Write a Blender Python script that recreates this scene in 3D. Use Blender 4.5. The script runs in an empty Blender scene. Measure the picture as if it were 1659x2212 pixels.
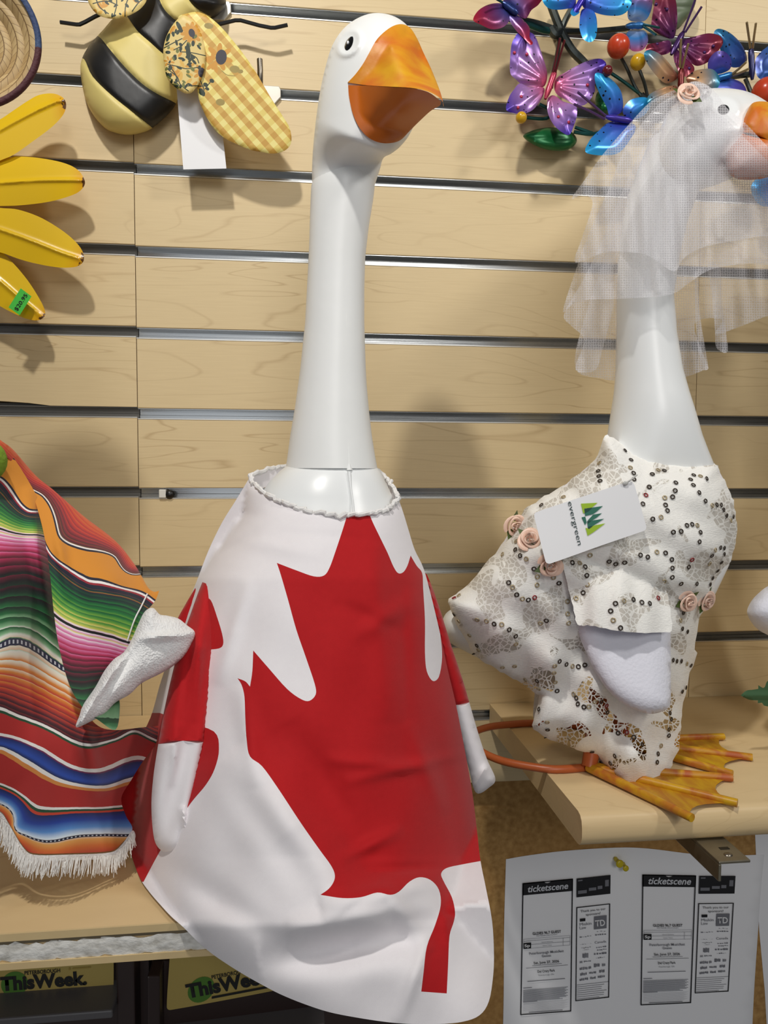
import bpy, bmesh, math, random
import numpy as np
from mathutils import Vector, Matrix
from mathutils.geometry import delaunay_2d_cdt

random.seed(7); np.random.seed(7)
SC = bpy.context.scene
COL = SC.collection

# ------------------------------------------------------------------ camera
CAM = np.array([0.1524, -0.7342, 0.0158]); ROT = (1.5172, -0.0031, -0.1151); FPX = 1600.0
cd = bpy.data.cameras.new('camera'); co = bpy.data.objects.new('camera', cd); COL.objects.link(co)
co.location = CAM; co.rotation_euler = ROT
cd.sensor_fit = 'VERTICAL'; cd.sensor_height = 36.0; cd.lens = FPX / 2212 * 36.0
cd.clip_start = 0.01
SC.camera = co

# ------------------------------------------------------------------ light and exposure
W = bpy.data.worlds.new('shop_air'); SC.world = W; W.use_nodes = True
W.node_tree.nodes['Background'].inputs[0].default_value = (0.95, 0.97, 1.0, 1)
W.node_tree.nodes['Background'].inputs[1].default_value = 0.10
def lamp(name, loc, target, size, energy, color):
    l = bpy.data.lights.new(name, 'AREA'); l.shape = 'DISK'; l.size = size; l.energy = energy; l.color = color
    o = bpy.data.objects.new(name, l); COL.objects.link(o); o.location = loc
    o.rotation_euler = (Vector(target) - Vector(loc)).to_track_quat('-Z', 'Y').to_euler(); return l
lamp('ceiling_spot_west', (-0.04, -0.76, 1.00), (0.1, 0, 0.2), 0.06, 7.4, (1.0, 0.97, 0.92))
lamp('ceiling_spot_east', (0.98, -0.77, 0.80), (0.4, 0, 0.1), 0.15, 3.3, (1.0, 0.97, 0.92))
lamp('ceiling_panel', (0.55, -3.0, 1.15), (0.4, 0, -0.3), 0.9, 17, (1.0, 0.98, 0.95))
groove_fill = lamp('groove_reflection_fill', (-0.20, -2.6, 0.12), (-0.20, 0, 0.12), 0.75, 5.0, (0.88, 0.93, 1.0))  # added fill light: gives the metal grooves their reflection, no known door
groove_fill.shape = 'RECTANGLE'; groove_fill.size = 0.75; groove_fill.size_y = 1.75
SC.view_settings.view_transform = 'Standard'; SC.view_settings.look = 'None'
SC.view_settings.gamma = 1.0; SC.view_settings.use_curve_mapping = False
SC.view_settings.exposure = -0.05

# ------------------------------------------------------------------ helpers: pixels of the photograph to points in the room
def _rot(rx, ry, rz):
    cx, sx, cy, sy, cz, sz = math.cos(rx), math.sin(rx), math.cos(ry), math.sin(ry), math.cos(rz), math.sin(rz)
    return np.array([[cz, -sz, 0], [sz, cz, 0], [0, 0, 1]]) @ np.array([[cy, 0, sy], [0, 1, 0], [-sy, 0, cy]]) @ np.array([[1, 0, 0], [0, cx, -sx], [0, sx, cx]])
RM = _rot(*ROT)
def rays(u, v):
    d = np.stack([(np.asarray(u, float) - 829.5) / FPX, -(np.asarray(v, float) - 1106) / FPX, -np.ones_like(np.asarray(u, float))], -1)
    return d @ RM.T
def P(u, v, Y):
    """the point seen at (u, v) that stands at distance -Y in front of the wall"""
    d = rays(u, v); t = (np.asarray(Y, float) - CAM[1]) / d[..., 1]
    return CAM + d * t[..., None]
def PZ(u, v, Z):
    d = rays(u, v); t = (Z - CAM[2]) / d[..., 2]
    return CAM + d * t[..., None]
def mpp(u, v, Y):
    return float(np.linalg.norm(P(u + 1, v, Y) - P(u, v, Y)))
SHELF_Z = -0.222

def curve(pts, closed=True, n=6):
    """Hermite curve through points; a point with a third entry is a sharp corner"""
    q = [np.array(p[:2], float) for p in pts]; c = [len(p) > 2 for p in pts]; N = len(q); out = []
    for i in range(N if closed else N - 1):
        j = (i + 1) % N; a, b = q[i], q[j]
        pa = q[i - 1] if (closed or i > 0) else a; nb = q[(j + 1) % N] if (closed or j < N - 1) else b
        m0 = (b - a) if c[i] else (b - pa) / 2; m1 = (b - a) if c[j] else (nb - a) / 2
        L = np.linalg.norm(b - a) + 1e-9
        for m in (m0, m1):
            l = np.linalg.norm(m)
            if l > 1.3 * L: m *= 1.3 * L / l
        for k in range(n):
            t = k / n
            out.append((2*t**3-3*t*t+1)*a + (t**3-2*t*t+t)*m0 + (3*t*t-2*t**3)*b + (t**3-t*t)*m1)
    if not closed: out.append(q[-1])
    return np.array(out)
def inside(poly, p):
    x, y = p[:, 0], p[:, 1]; r = np.zeros(len(p), bool); a = poly; b = np.roll(poly, -1, 0)
    for (x0, y0), (x1, y1) in zip(a, b):
        if y0 == y1: continue
        m = (y0 > y) != (y1 > y)
        r ^= m & (x < (x1 - x0) * (y - y0) / (y1 - y0) + x0)
    return r
def dist(poly, p, closed=True):
    a = poly if closed else poly[:-1]; b = np.roll(poly, -1, 0) if closed else poly[1:]
    d = np.full(len(p), 1e9)
    for s, e in zip(a, b):
        v = e - s; L = v @ v + 1e-12
        t = np.clip(((p - s) @ v) / L, 0, 1)
        d = np.minimum(d, np.linalg.norm(p - s - t[:, None] * v, axis=1))
    return d
def tps(ctrl, smooth=0.0):
    c = np.array(ctrl, float); X = c[:, :2] / 200.0; z = c[:, 2]; n = len(X)
    def U(r): return np.where(r > 1e-9, r * r * np.log(r + 1e-12), 0)
    K = U(np.linalg.norm(X[:, None] - X[None], axis=2)) + smooth * np.eye(n); Q = np.hstack([np.ones((n, 1)), X])
    A = np.block([[K, Q], [Q.T, np.zeros((3, 3))]]); w = np.linalg.lstsq(A, np.concatenate([z, np.zeros(3)]), rcond=None)[0]
    def f(p):
        p = np.atleast_2d(p) / 200.0
        r = np.linalg.norm(p[:, None] - X[None], axis=2)
        return U(r) @ w[:n] + np.hstack([np.ones((len(p), 1)), p]) @ w[n:]
    return f
def triangulate(outline, spacing, loops=(), lines=()):
    pts = [outline]; edges = []; k = 0
    def add(pl, closed):
        nonlocal k
        n = len(pl)
        for i in range(n if closed else n - 1): edges.append((k + i, k + (i + 1) % n))
        k += n
    add(outline, True)
    for l in loops: pts.append(l); add(l, True)
    for l in lines: pts.append(l); add(l, False)
    x0, y0 = outline.min(0); x1, y1 = outline.max(0)
    gx, gy = np.meshgrid(np.arange(x0, x1, spacing), np.arange(y0, y1, spacing * 0.87))
    gx = gx + (np.arange(gx.shape[0]) % 2)[:, None] * spacing / 2
    g = np.stack([gx.ravel(), gy.ravel()], 1); g = g[inside(outline, g)]
    if len(g): g = g[dist(outline, g) > spacing * 0.45]
    for l in loops:
        if len(g): g = g[dist(l, g) > spacing * 0.3]
    pts.append(g); V = np.concatenate(pts)
    r = delaunay_2d_cdt([Vector(v) for v in V], edges, [], 0, 1e-4)
    v2 = np.array([tuple(v) for v in r[0]]); f = np.array([t for t in r[2] if len(t) == 3])
    f = f[inside(outline, v2[f].mean(1))]
    return v2, f

# ------------------------------------------------------------------ helpers: objects
def tag(o, label=None, cat=None, group=None, kind=None):
    if label: o['label'] = label
    if cat: o['category'] = cat
    if group: o['group'] = group
    if kind: o['kind'] = kind
    return o
def world_of(o):
    m = o.matrix_basis.copy()
    return (world_of(o.parent) @ o.matrix_parent_inverse @ m) if o.parent else m
def link(o, parent=None):
    COL.objects.link(o)
    if parent is not None:
        o.parent = parent; o.matrix_parent_inverse = world_of(parent).inverted()
    return o
def empty(name, loc=(0, 0, 0)):
    o = bpy.data.objects.new(name, None); o.location = loc; o.empty_display_size = 0.02
    COL.objects.link(o); return o
def mesh_obj(name, verts, faces, mats, parent=None, smooth=True, fm=None, uv=None):
    me = bpy.data.meshes.new(name); me.from_pydata([tuple(map(float, v)) for v in verts], [], [tuple(map(int, f)) for f in faces])
    for m in (mats if isinstance(mats, (list, tuple)) else [mats]): me.materials.append(m)
    if fm is not None: me.polygons.foreach_set('material_index', np.asarray(fm, np.int32))
    if smooth: me.polygons.foreach_set('use_smooth', np.ones(len(me.polygons), bool))
    if uv is not None:
        l = me.uv_layers.new(name='UVMap'); idx = np.zeros(len(me.loops), np.int32); me.loops.foreach_get('vertex_index', idx)
        l.data.foreach_set('uv', np.asarray(uv, np.float32)[idx].ravel())
    me.update()
    return link(bpy.data.objects.new(name, me), parent)
class MB:
    """collects simple shapes into one mesh"""
    def __init__(s): s.v = []; s.f = []; s.m = []
    def add(s, v, f, m=0):
        k = len(s.v); s.v += [tuple(map(float, a)) for a in v]; s.f += [tuple(i + k for i in a) for a in f]; s.m += [m] * len(f)
    def box(s, x0, x1, y0, y1, z0, z1, m=0):
        s.add([(x0,y0,z0),(x1,y0,z0),(x1,y1,z0),(x0,y1,z0),(x0,y0,z1),(x1,y0,z1),(x1,y1,z1),(x0,y1,z1)],
              [(0,3,2,1),(4,5,6,7),(0,1,5,4),(1,2,6,5),(2,3,7,6),(3,0,4,7)], m)
    def prism_x(s, prof, x0, x1, m=0):
        n = len(prof)
        s.add([(x0, y, z) for y, z in prof] + [(x1, y, z) for y, z in prof],
              [(i, (i+1) % n, n + (i+1) % n, n + i) for i in range(n)] + [tuple(range(n))[::-1], tuple(range(n, 2*n))], m)
    def tube(s, path, r, seg=8, m=0, caps=True):
        p = [np.array(q, float) for q in path]; n = len(p); rr = r if isinstance(r, (list, tuple, np.ndarray)) else [r] * n
        t0 = p[1] - p[0]; t0 /= np.linalg.norm(t0); a = np.cross(t0, [0, 0, 1.0])
        if np.linalg.norm(a) < 1e-3: a = np.cross(t0, [1.0, 0, 0])
        a /= np.linalg.norm(a); V = []; F = []
        for i in range(n):
            t = p[min(i+1, n-1)] - p[max(i-1, 0)]; t = t / (np.linalg.norm(t) + 1e-12)
            a = a - t * (a @ t); a /= np.linalg.norm(a); b = np.cross(t, a)
            for k in range(seg):
                w = 2 * math.pi * k / seg; V.append(p[i] + rr[i] * (math.cos(w) * a + math.sin(w) * b))
        for i in range(n - 1):
            for k in range(seg):
                F.append((i*seg+k, i*seg+(k+1) % seg, (i+1)*seg+(k+1) % seg, (i+1)*seg+k))
        if caps: F += [tuple(range(seg))[::-1], tuple(range((n-1)*seg, n*seg))]
        s.add(V, F, m)
    def ball(s, c, rx, ry, rz, R=None, n=12, m=0, seg=None):
        seg = seg or 2 * n; V = []; F = []
        for i in range(n + 1):
            th = math.pi * i / n
            for k in range(seg):
                ph = 2 * math.pi * k / seg
                q = np.array([rx*math.sin(th)*math.cos(ph), ry*math.sin(th)*math.sin(ph), rz*math.cos(th)])
                if R is not None: q = R @ q
                V.append(np.asarray(c) + q)
        for i in range(n):
            for k in range(seg): F.append((i*seg+k, (i+1)*seg+k, (i+1)*seg+(k+1) % seg, i*seg+(k+1) % seg))
        s.add(V, F, m)
    def rings(s, rings, m=0, cap=True):
        n = len(rings[0]); V = [v for r in rings for v in r]
        F = [(i*n+k, i*n+(k+1) % n, (i+1)*n+(k+1) % n, (i+1)*n+k) for i in range(len(rings)-1) for k in range(n)]
        if cap: F += [tuple(range(n))[::-1], tuple(range((len(rings)-1)*n, len(rings)*n))]
        s.add(V, F, m)
    def build(s, name, mats, parent=None, smooth=True, bevel=0):
        o = mesh_obj(name, s.v, s.f, mats, parent, smooth, s.m)
        bm = bmesh.new(); bm.from_mesh(o.data); bmesh.ops.recalc_face_normals(bm, faces=bm.faces)
        bm.to_mesh(o.data); bm.free()
        if smooth: o.data.set_sharp_from_angle(angle=math.radians(42))
        if bevel:
            b = o.modifiers.new('bevel', 'BEVEL'); b.width = bevel; b.segments = 2; b.limit_method = 'ANGLE'; b.angle_limit = math.radians(40)
        return o
def sheet(name, outline, depth, spacing, mats, parent=None, regions=(), back=None, uvf=None, lines=(), smooth=True, keep=None):
    """a cloth, plate or body cut out along an outline, with its own depth; back = thickness or the depth of its far side"""
    v2, f = triangulate(outline, spacing, [r[0] for r in regions], lines)
    fm = np.zeros(len(f), int); cen = v2[f].mean(1)
    for poly, mi in regions: fm[inside(poly, cen)] = mi
    if keep is not None: k = keep(cen); f = f[k]; fm = fm[k]
    dY = depth(v2); V = P(v2[:, 0], v2[:, 1], dY)
    n = np.cross(V[f[:, 1]] - V[f[:, 0]], V[f[:, 2]] - V[f[:, 0]]).sum(0)
    if n @ (CAM - V.mean(0)) < 0: f = f[:, [0, 2, 1]]
    F = [tuple(t) for t in f]; FM = list(fm); UV = v2 / 1000.0 if uvf is None else uvf(v2)
    if back is not None:
        N = len(V)
        Vb = P(v2[:, 0], v2[:, 1], dY + back) if not callable(back) else P(v2[:, 0], v2[:, 1], back(v2))
        cnt = {}
        for t in F:
            for a, b in ((t[0], t[1]), (t[1], t[2]), (t[2], t[0])):
                k = (min(a, b), max(a, b)); cnt[k] = None if k in cnt else (a, b)
        rim = [e for e in cnt.values() if e is not None]
        e2m = {}
        for t, m in zip(F, FM):
            for a, b in ((t[0], t[1]), (t[1], t[2]), (t[2], t[0])): e2m[(a, b)] = m
        F2 = [(t[0] + N, t[2] + N, t[1] + N) for t in F]; FM2 = list(FM)
        for a, b in rim: F2.append((b, a, a + N, b + N)); FM2.append(e2m[(a, b)])
        V = np.concatenate([V, Vb]); F += F2; FM += FM2; UV = np.concatenate([UV, UV])
    o = mesh_obj(name, V, F, mats, parent, smooth, FM, UV)
    if back is not None:
        bm = bmesh.new(); bm.from_mesh(o.data); bmesh.ops.remove_doubles(bm, verts=bm.verts, dist=1e-6)
        bm.to_mesh(o.data); bm.free()
        if smooth: o.data.set_sharp_from_angle(angle=math.radians(55))
    return o
def puff(outline, Y0, h, R):
    """depth of an inflated shape: Y0 at the outline, h proud of it further than R pixels in"""
    y0 = Y0 if callable(Y0) else (lambda p: np.full(len(p), Y0))
    def f(p):
        t = np.clip(dist(outline, p) / R, 0, 1)
        t = np.where(inside(outline, p), t, 0)
        return y0(p) - h * np.sqrt(np.clip(1 - (1 - t) ** 2, 0, 1))
    return f
def inflated(name, pts, Y0, hf, hb, R, spacing, mats, parent=None, regions=(), n=6, extra=None, uvf=None):
    ol = curve(pts, n=n); fr = puff(ol, Y0, hf, R); bk = puff(ol, Y0, -hb, R)
    if extra is not None:
        f0 = fr; fr = lambda p: f0(p) + extra(p) * np.clip(dist(ol, p) / 6, 0, 1)
    return sheet(name, ol, fr, spacing, mats, parent, regions, back=bk, uvf=uvf), fr
def loft_px(rows, Y, ratio=1.0, seg=32):
    R = []
    for (y, L, r) in rows:
        yy = Y(y) if callable(Y) else Y; rt = ratio(y) if callable(ratio) else ratio
        a, b = P(L, y, yy), P(r, y, yy); c = (a + b) / 2; rad = np.linalg.norm(b - a) / 2
        R.append([(c[0] + rad * math.cos(t), c[1] + rad * rt * math.sin(t), c[2]) for t in [2*math.pi*k/seg for k in range(seg)]])
    return R
def text_px(parent, body, p0, p1, Y, mat, off=0.0, flip=1, height=None, name='lettering', shear=0.0):
    """print a line of text so that it runs from pixel p0 to pixel p1 on a card at distance Y"""
    cu = bpy.data.curves.new('t', 'FONT'); cu.body = body; cu.size = 1.0; cu.offset = off; cu.shear = shear; cu.resolution_u = 3
    ob = bpy.data.objects.new('t', cu); COL.objects.link(ob)
    bpy.context.view_layer.update()
    me = bpy.data.meshes.new_from_object(ob.evaluated_get(bpy.context.evaluated_depsgraph_get()))
    bpy.data.objects.remove(ob); bpy.data.curves.remove(cu)
    n = len(me.vertices); v = np.zeros(n * 3); me.vertices.foreach_get('co', v); v = v.reshape(-1, 3)
    w = v[:, 0].max() - v[:, 0].min(); x = (v[:, 0] - v[:, 0].min()) / w
    dx, dy = p1[0] - p0[0], p1[1] - p0[1]; L = math.hypot(dx, dy)
    hs = (L / w) if height is None else height / 0.7
    u = p0[0] + x * dx + v[:, 1] * hs * dy / L * flip; q = p0[1] + x * dy - v[:, 1] * hs * dx / L * flip
    y = Y(np.stack([u, q], 1)) if callable(Y) else Y
    v3 = P(u, q, y); me.vertices.foreach_set('co', v3.ravel()); me.materials.clear(); me.materials.append(mat); me.name = name; me.update()
    return link(bpy.data.objects.new(name, me), parent)
def poly_px(pts, Y, mb=None):
    a = np.array(pts, float); y = Y(a) if callable(Y) else Y
    return P(a[:, 0], a[:, 1], y)
def print_px(parent, polys, Y, mat, name='print'):
    mb = MB()
    for p in polys: v = poly_px(p, Y); mb.add(v, [tuple(range(len(v)))])
    return mesh_obj(name, mb.v, mb.f, mat, parent, False)
def rect(x0, y0, x1, y1, s=0.0):
    return [(x0, y0), (x1, y0 + s * (x1 - x0)), (x1, y1 + s * (x1 - x0)), (x0, y1)]
def frame_px(q, w):
    (a, b, c, d) = [np.array(k, float) for k in q]; cx = (a + b + c + d) / 4
    def ins(p): s = np.sign(cx - p); return p + s * w
    i = [ins(p) for p in (a, b, c, d)]; o = [a, b, c, d]
    return [[o[k], o[(k+1) % 4], i[(k+1) % 4], i[k]] for k in range(4)]

# ------------------------------------------------------------------ materials
def lin(c):
    if isinstance(c, str): c = tuple(int(c[i:i+2], 16) for i in (0, 2, 4))
    return tuple((x/255/12.92 if x/255 <= 0.04045 else ((x/255+0.055)/1.055)**2.4) for x in c) + (1.0,)
class NT:
    def __init__(s, name):
        s.m = bpy.data.materials.new(name); s.m.use_nodes = True; s.t = s.m.node_tree; s.b = s.t.nodes['Principled BSDF']; s.out = s.t.nodes['Material Output']
    def n(s, typ, ins=None, **kw):
        o = s.t.nodes.new(typ)
        for k, v in kw.items(): setattr(o, k, v)
        for k, v in (ins or {}).items(): s.set(o.inputs[k], v)
        return o
    def set(s, sock, v):
        if isinstance(v, bpy.types.NodeSocket): s.t.links.new(v, sock)
        else: sock.default_value = v
    def math(s, op, a, b=0.0, c=None):
        o = s.n('ShaderNodeMath', operation=op); s.set(o.inputs[0], a); s.set(o.inputs[1], b)
        if c is not None: s.set(o.inputs[2], c)
        return o.outputs[0]
    def mix(s, f, a, b, mode='MIX'):
        o = s.n('ShaderNodeMix', data_type='RGBA', blend_type=mode); s.set(o.inputs[0], f); s.set(o.inputs[6], a); s.set(o.inputs[7], b); return o.outputs[2]
    def ramp(s, f, stops, interp='LINEAR'):
        o = s.n('ShaderNodeValToRGB'); e = o.color_ramp.elements; o.color_ramp.interpolation = interp
        e[0].position, e[0].color = stops[0]; e[1].position, e[1].color = stops[-1]
        for p, c in stops[1:-1]: x = e.new(p); x.color = c
        s.set(o.inputs[0], f); return o.outputs[0]
    def coord(s, kind='Object', scale=(1, 1, 1), loc=(0, 0, 0), rot=(0, 0, 0)):
        c = s.n('ShaderNodeTexCoord').outputs[kind] if kind != 'Position' else s.n('ShaderNodeNewGeometry').outputs['Position']
        m = s.n('ShaderNodeMapping'); s.set(m.inputs[0], c); m.inputs['Scale'].default_value = scale; m.inputs['Location'].default_value = loc; m.inputs['Rotation'].default_value = rot
        return m.outputs[0]
    def noise(s, vec, scale, detail=2, dist=0.0, rough=0.5):
        o = s.n('ShaderNodeTexNoise'); s.set(o.inputs['Vector'], vec); o.inputs['Scale'].default_value = scale; o.inputs['Detail'].default_value = detail
        o.inputs['Distortion'].default_value = dist; o.inputs['Roughness'].default_value = rough; return o.outputs[0]
    def bump(s, h, strength=0.3, d=0.001):
        o = s.n('ShaderNodeBump'); o.inputs['Strength'].default_value = strength; o.inputs['Distance'].default_value = d; s.set(o.inputs['Height'], h); s.set(s.b.inputs['Normal'], o.outputs[0])
    def bs(s, **kw):
        for k, v in kw.items(): s.set(s.b.inputs[k.replace('_', ' ')], v)
        return s.m
def mat(name, c, rough=0.5, metal=0.0, bump=None, var=None, spec=0.5, sheen=0.0, coat=0.0):
    k = NT(name); c = lin(c); k.bs(Base_Color=c, Roughness=rough, Metallic=metal)
    k.b.inputs['Specular IOR Level'].default_value = spec; k.b.inputs['Sheen Weight'].default_value = sheen; k.b.inputs['Coat Weight'].default_value = coat
    if bump: k.bump(k.noise(k.coord('Object'), bump[0], 3), bump[1], bump[2] if len(bump) > 2 else 0.001)
    if var:
        n = k.noise(k.coord('Object'), var[0], 3)
        k.bs(Base_Color=k.mix(k.math('MULTIPLY', n, var[1]), c, lin(var[2])))
    return k.m
def maple(name, base, dark, scale=1.0, contrast=0.65):
    k = NT(name); r = k.n('ShaderNodeObjectInfo').outputs['Random']
    pos = k.coord('Position', (1, 1, 1)); off = k.n('ShaderNodeCombineXYZ'); k.set(off.inputs[0], k.math('MULTIPLY', r, 7.0)); k.set(off.inputs[2], k.math('MULTIPLY', r, 31.0))
    add = k.n('ShaderNodeVectorMath', operation='ADD'); k.set(add.inputs[0], pos); k.set(add.inputs[1], off.outputs[0])
    def sc(v):
        m = k.n('ShaderNodeVectorMath', operation='MULTIPLY'); k.set(m.inputs[0], add.outputs[0]); m.inputs[1].default_value = v; return m.outputs[0]
    f = k.noise(sc((2.2*scale, 10*scale, 20*scale)), 1.0, 2.5, 0.5)
    w = k.math('ABSOLUTE', k.math('SINE', k.math('MULTIPLY', f, 34.0)))
    line = k.math('SUBTRACT', 1.0, k.math('SMOOTH_MIN', 1.0, k.math('MULTIPLY', w, 4.5), 0.3))
    mask = k.noise(sc((5, 5, 9)), 1.0, 2)
    line = k.math('MULTIPLY', line, k.math('MULTIPLY', k.math('SUBTRACT', mask, 0.28), 1.6))
    fine = k.noise(sc((25, 60, 700)), 1.0, 3)
    t = k.math('ADD', k.math('MULTIPLY', k.math('MAXIMUM', line, 0.0), contrast), k.math('MULTIPLY', fine, 0.25))
    k.bs(Base_Color=k.mix(t, lin(base), lin(dark)), Roughness=0.42)
    k.b.inputs['Specular IOR Level'].default_value = 0.35
    return k.m
MAPLE = maple('maple_laminate', (224, 202, 158), (168, 136, 92))
MAPLE_SHELF = maple('maple_shelf', (222, 194, 146), (176, 138, 88), 0.8)
SEAM = mat('raw_board_edge', (92, 68, 44), 0.9)
ALU = NT('brushed_aluminium'); ALU.bs(Base_Color=lin((166, 168, 168)), Metallic=0.8, Roughness=0.22)
ALU.bump(ALU.noise(ALU.coord('Position', (8, 400, 400)), 1.0, 2), 0.12); ALU = ALU.m
ALU_SHADED = mat('shaded_aluminium', (122, 120, 115), 0.5, 0.45)  # darker, rougher copy of the aluminium; outer panels' missing reflection put into it
ALU_LIP = mat('bright_aluminium_lip', (214, 212, 206), 0.4, 0.9)
STEEL = mat('galvanised_steel', (168, 160, 140), 0.4, 0.85, var=(60, 0.7, (96, 90, 78)))
NICKEL = mat('nickel_wire', (140, 132, 120), 0.3, 1.0)
WHITEP = mat('white_plastic', (245, 246, 244), 0.38, bump=(26, 0.25, 0.002))
WHITEBODY = mat('glossy_white_plastic', (238, 240, 240), 0.3, bump=(16, 0.1, 0.002))
BLACKP = mat('black_paint', (18, 17, 17), 0.35, bump=(40, 0.1))
PAPER = mat('white_paper', (248, 248, 250), 0.8, var=(9, 0.3, (232, 233, 240)))
CARD = mat('white_card', (238, 238, 240), 0.6)
INK = mat('black_ink', (26, 26, 30), 0.8)
INKG = mat('grey_ink', (120, 121, 128), 0.85)
INKL = mat('pale_grey_ink', (158, 160, 166), 0.85)
def satin(name, c, c2):
    k = NT(name); n = k.noise(k.coord('UV', (60, 60, 60)), 1.0, 3)
    k.bs(Base_Color=k.mix(k.math('MULTIPLY', n, 0.5), lin(c), lin(c2)), Roughness=0.75)
    k.b.inputs['Sheen Weight'].default_value = 0.12; k.b.inputs['Specular IOR Level'].default_value = 0.2
    wv = k.noise(k.coord('UV', (900, 900, 900)), 1.0, 1); k.bump(wv, 0.12, 0.0006); return k.m
SATIN_W = satin('white_polyester', (238, 234, 236), (228, 222, 226)); SATIN_R = satin('red_polyester', (184, 21, 27), (164, 14, 20))
THREAD = mat('white_thread', (232, 230, 228), 0.8, bump=(900, 0.5))
k = NT('orange_bill_paint'); n1 = k.noise(k.coord('Object', (30, 30, 30)), 1.0, 4, 1.2)
k.bs(Base_Color=k.mix(k.math('MULTIPLY', k.math('SUBTRACT', n1, 0.38), 3.0), lin((208, 108, 12)), lin((222, 162, 14))), Roughness=0.48); k.bump(k.noise(k.coord('Object', (160, 160, 160)), 1.0, 3), 0.2); BILL = k.m
BILL_LOW = mat('shaded_orange_bill_paint', (204, 104, 16), 0.4, var=(12, 0.4, (176, 88, 20)))  # darker copy of the bill orange, shade under the mouth line put into colour
EYEW = mat('eye_black', (8, 8, 9), 0.12)
k = NT('terry_towelling'); vo = k.n('ShaderNodeTexVoronoi', {'Vector': k.coord('UV', (260, 260, 260))}); vo.inputs['Scale'].default_value = 1.0
k.bs(Base_Color=lin((238, 237, 236)), Roughness=0.95); k.b.inputs['Sheen Weight'].default_value = 0.4; k.bump(vo.outputs['Distance'], 0.55, 0.0009); TERRY = k.m
FELTW = mat('white_plush', (228, 228, 238), 0.95, bump=(420, 0.35, 0.0015), sheen=0.4)
GREEN_FELT = mat('green_felt', (120, 150, 40), 0.95, bump=(300, 0.5, 0.002))
# woven serape: one band after another across the cloth
def serape():
    k = NT('striped_serape_cloth'); sp = k.n('ShaderNodeSeparateXYZ'); k.set(sp.inputs[0], k.coord('UV'))
    t0 = sp.outputs[1]; u = sp.outputs[0]
    wob = k.math('MULTIPLY', k.math('SUBTRACT', k.noise(k.coord('UV', (40, 12, 1)), 1.0, 2), 0.5), 0.004)
    t = k.math('ADD', t0, wob)
    saw = k.math('SUBTRACT', k.math('FRACT', k.math('MULTIPLY', t, 74.0)), 0.5)
    nn = k.noise(k.coord('UV', (0.4, 60, 1)), 1.0, 1)
    t2 = k.math('ADD', t, k.math('MULTIPLY', saw, k.math('MULTIPLY', nn, 0.075)))
    A = [(0.0, 'd0602c'), (0.03, 'c8352a'), (0.06, '8c2430'), (0.095, '3a1520'), (0.12, 'd88a28'), (0.20, 'd88a28'), (0.225, '14162c'), (0.25, '10402c'), (0.28, '1f7a38'), (0.31, '6aa83c'), (0.335, 'd8d060'),
         (0.348, 'f0e0e8'), (0.37, 'dc80b0'), (0.40, 'b82a58'), (0.43, '601228'), (0.455, '120a10'), (0.475, '0e3020'), (0.50, '1f6a38'), (0.52, '8cc090'), (0.53, 'eef0e4'), (0.545, 'f0e4cc'), (0.57, 'dc8a30'), (0.60, 'c03a28'), (0.64, '501824'), (0.66, '341018')]
    B = [(0.66, 'b02420'), (0.72, 'b02420'), (0.725, '16205c'), (0.745, '2a50b0'), (0.755, '101020'), (0.77, 'b02420'), (0.83, 'b02420'), (0.84, '10143c'), (0.87, '1c3c98'), (0.90, '5a90d0'), (0.925, 'dce8f0'), (0.945, 'e0a050'), (0.97, 'd06a28'), (1.0, 'b03020')]
    ca = k.ramp(t2, [(p, lin(c)) for p, c in A]); cb = k.ramp(t, [(p, lin(c)) for p, c in B])
    col = k.mix(k.math('GREATER_THAN', t, 0.66), ca, cb)
    plain = k.math('MULTIPLY', k.math('GREATER_THAN', t, 0.108), k.math('LESS_THAN', t, 0.212)); col = k.mix(plain, col, lin('d98c26'))
    def band(a, b, c):
        nonlocal col
        col = k.mix(k.math('MULTIPLY', k.math('GREATER_THAN', t, a), k.math('LESS_THAN', t, b)), col, lin(c))
    for a, b, c in ((0.094, 0.100, 'ece8e4'), (0.100, 0.108, '14142c'), (0.190, 0.197, '14142c'), (0.197, 0.204, 'efe9e6'), (0.204, 0.210, '9c2030'), (0.210, 0.222, '14162c'), (0.338, 0.345, '0c0a10'),
                    (0.528, 0.536, '1c2040'), (0.655, 0.662, 'eeeae4'), (0.662, 0.668, '1a4a2c'), (0.714, 0.722, 'eeeae4'), (0.754, 0.762, 'eeeae4'), (0.762, 0.770, 'd88a40'), (0.824, 0.831, 'eeeae4'), (0.831, 0.838, '1a4a2c'), (0.838, 0.845, 'c84028'), (0.928, 0.938, '14142c')):
        band(a, b, c)
    dots = k.math('GREATER_THAN', k.math('SINE', k.math('MULTIPLY', u, 700.0)), 0.3)
    dm = k.math('MULTIPLY', dots, k.math('ADD', k.math('MULTIPLY', k.math('GREATER_THAN', t, 0.530), k.math('LESS_THAN', t, 0.534)), k.math('MULTIPLY', k.math('GREATER_THAN', t, 0.931), k.math('LESS_THAN', t, 0.935))))
    col = k.mix(dm, col, lin('c8ccd4'))
    k.bs(Base_Color=col, Roughness=0.75); k.b.inputs['Sheen Weight'].default_value = 0.2; k.bump(k.noise(k.coord('UV', (700, 2500, 1)), 1.0, 2), 0.15); return k.m
SERAPE = serape()
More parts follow.
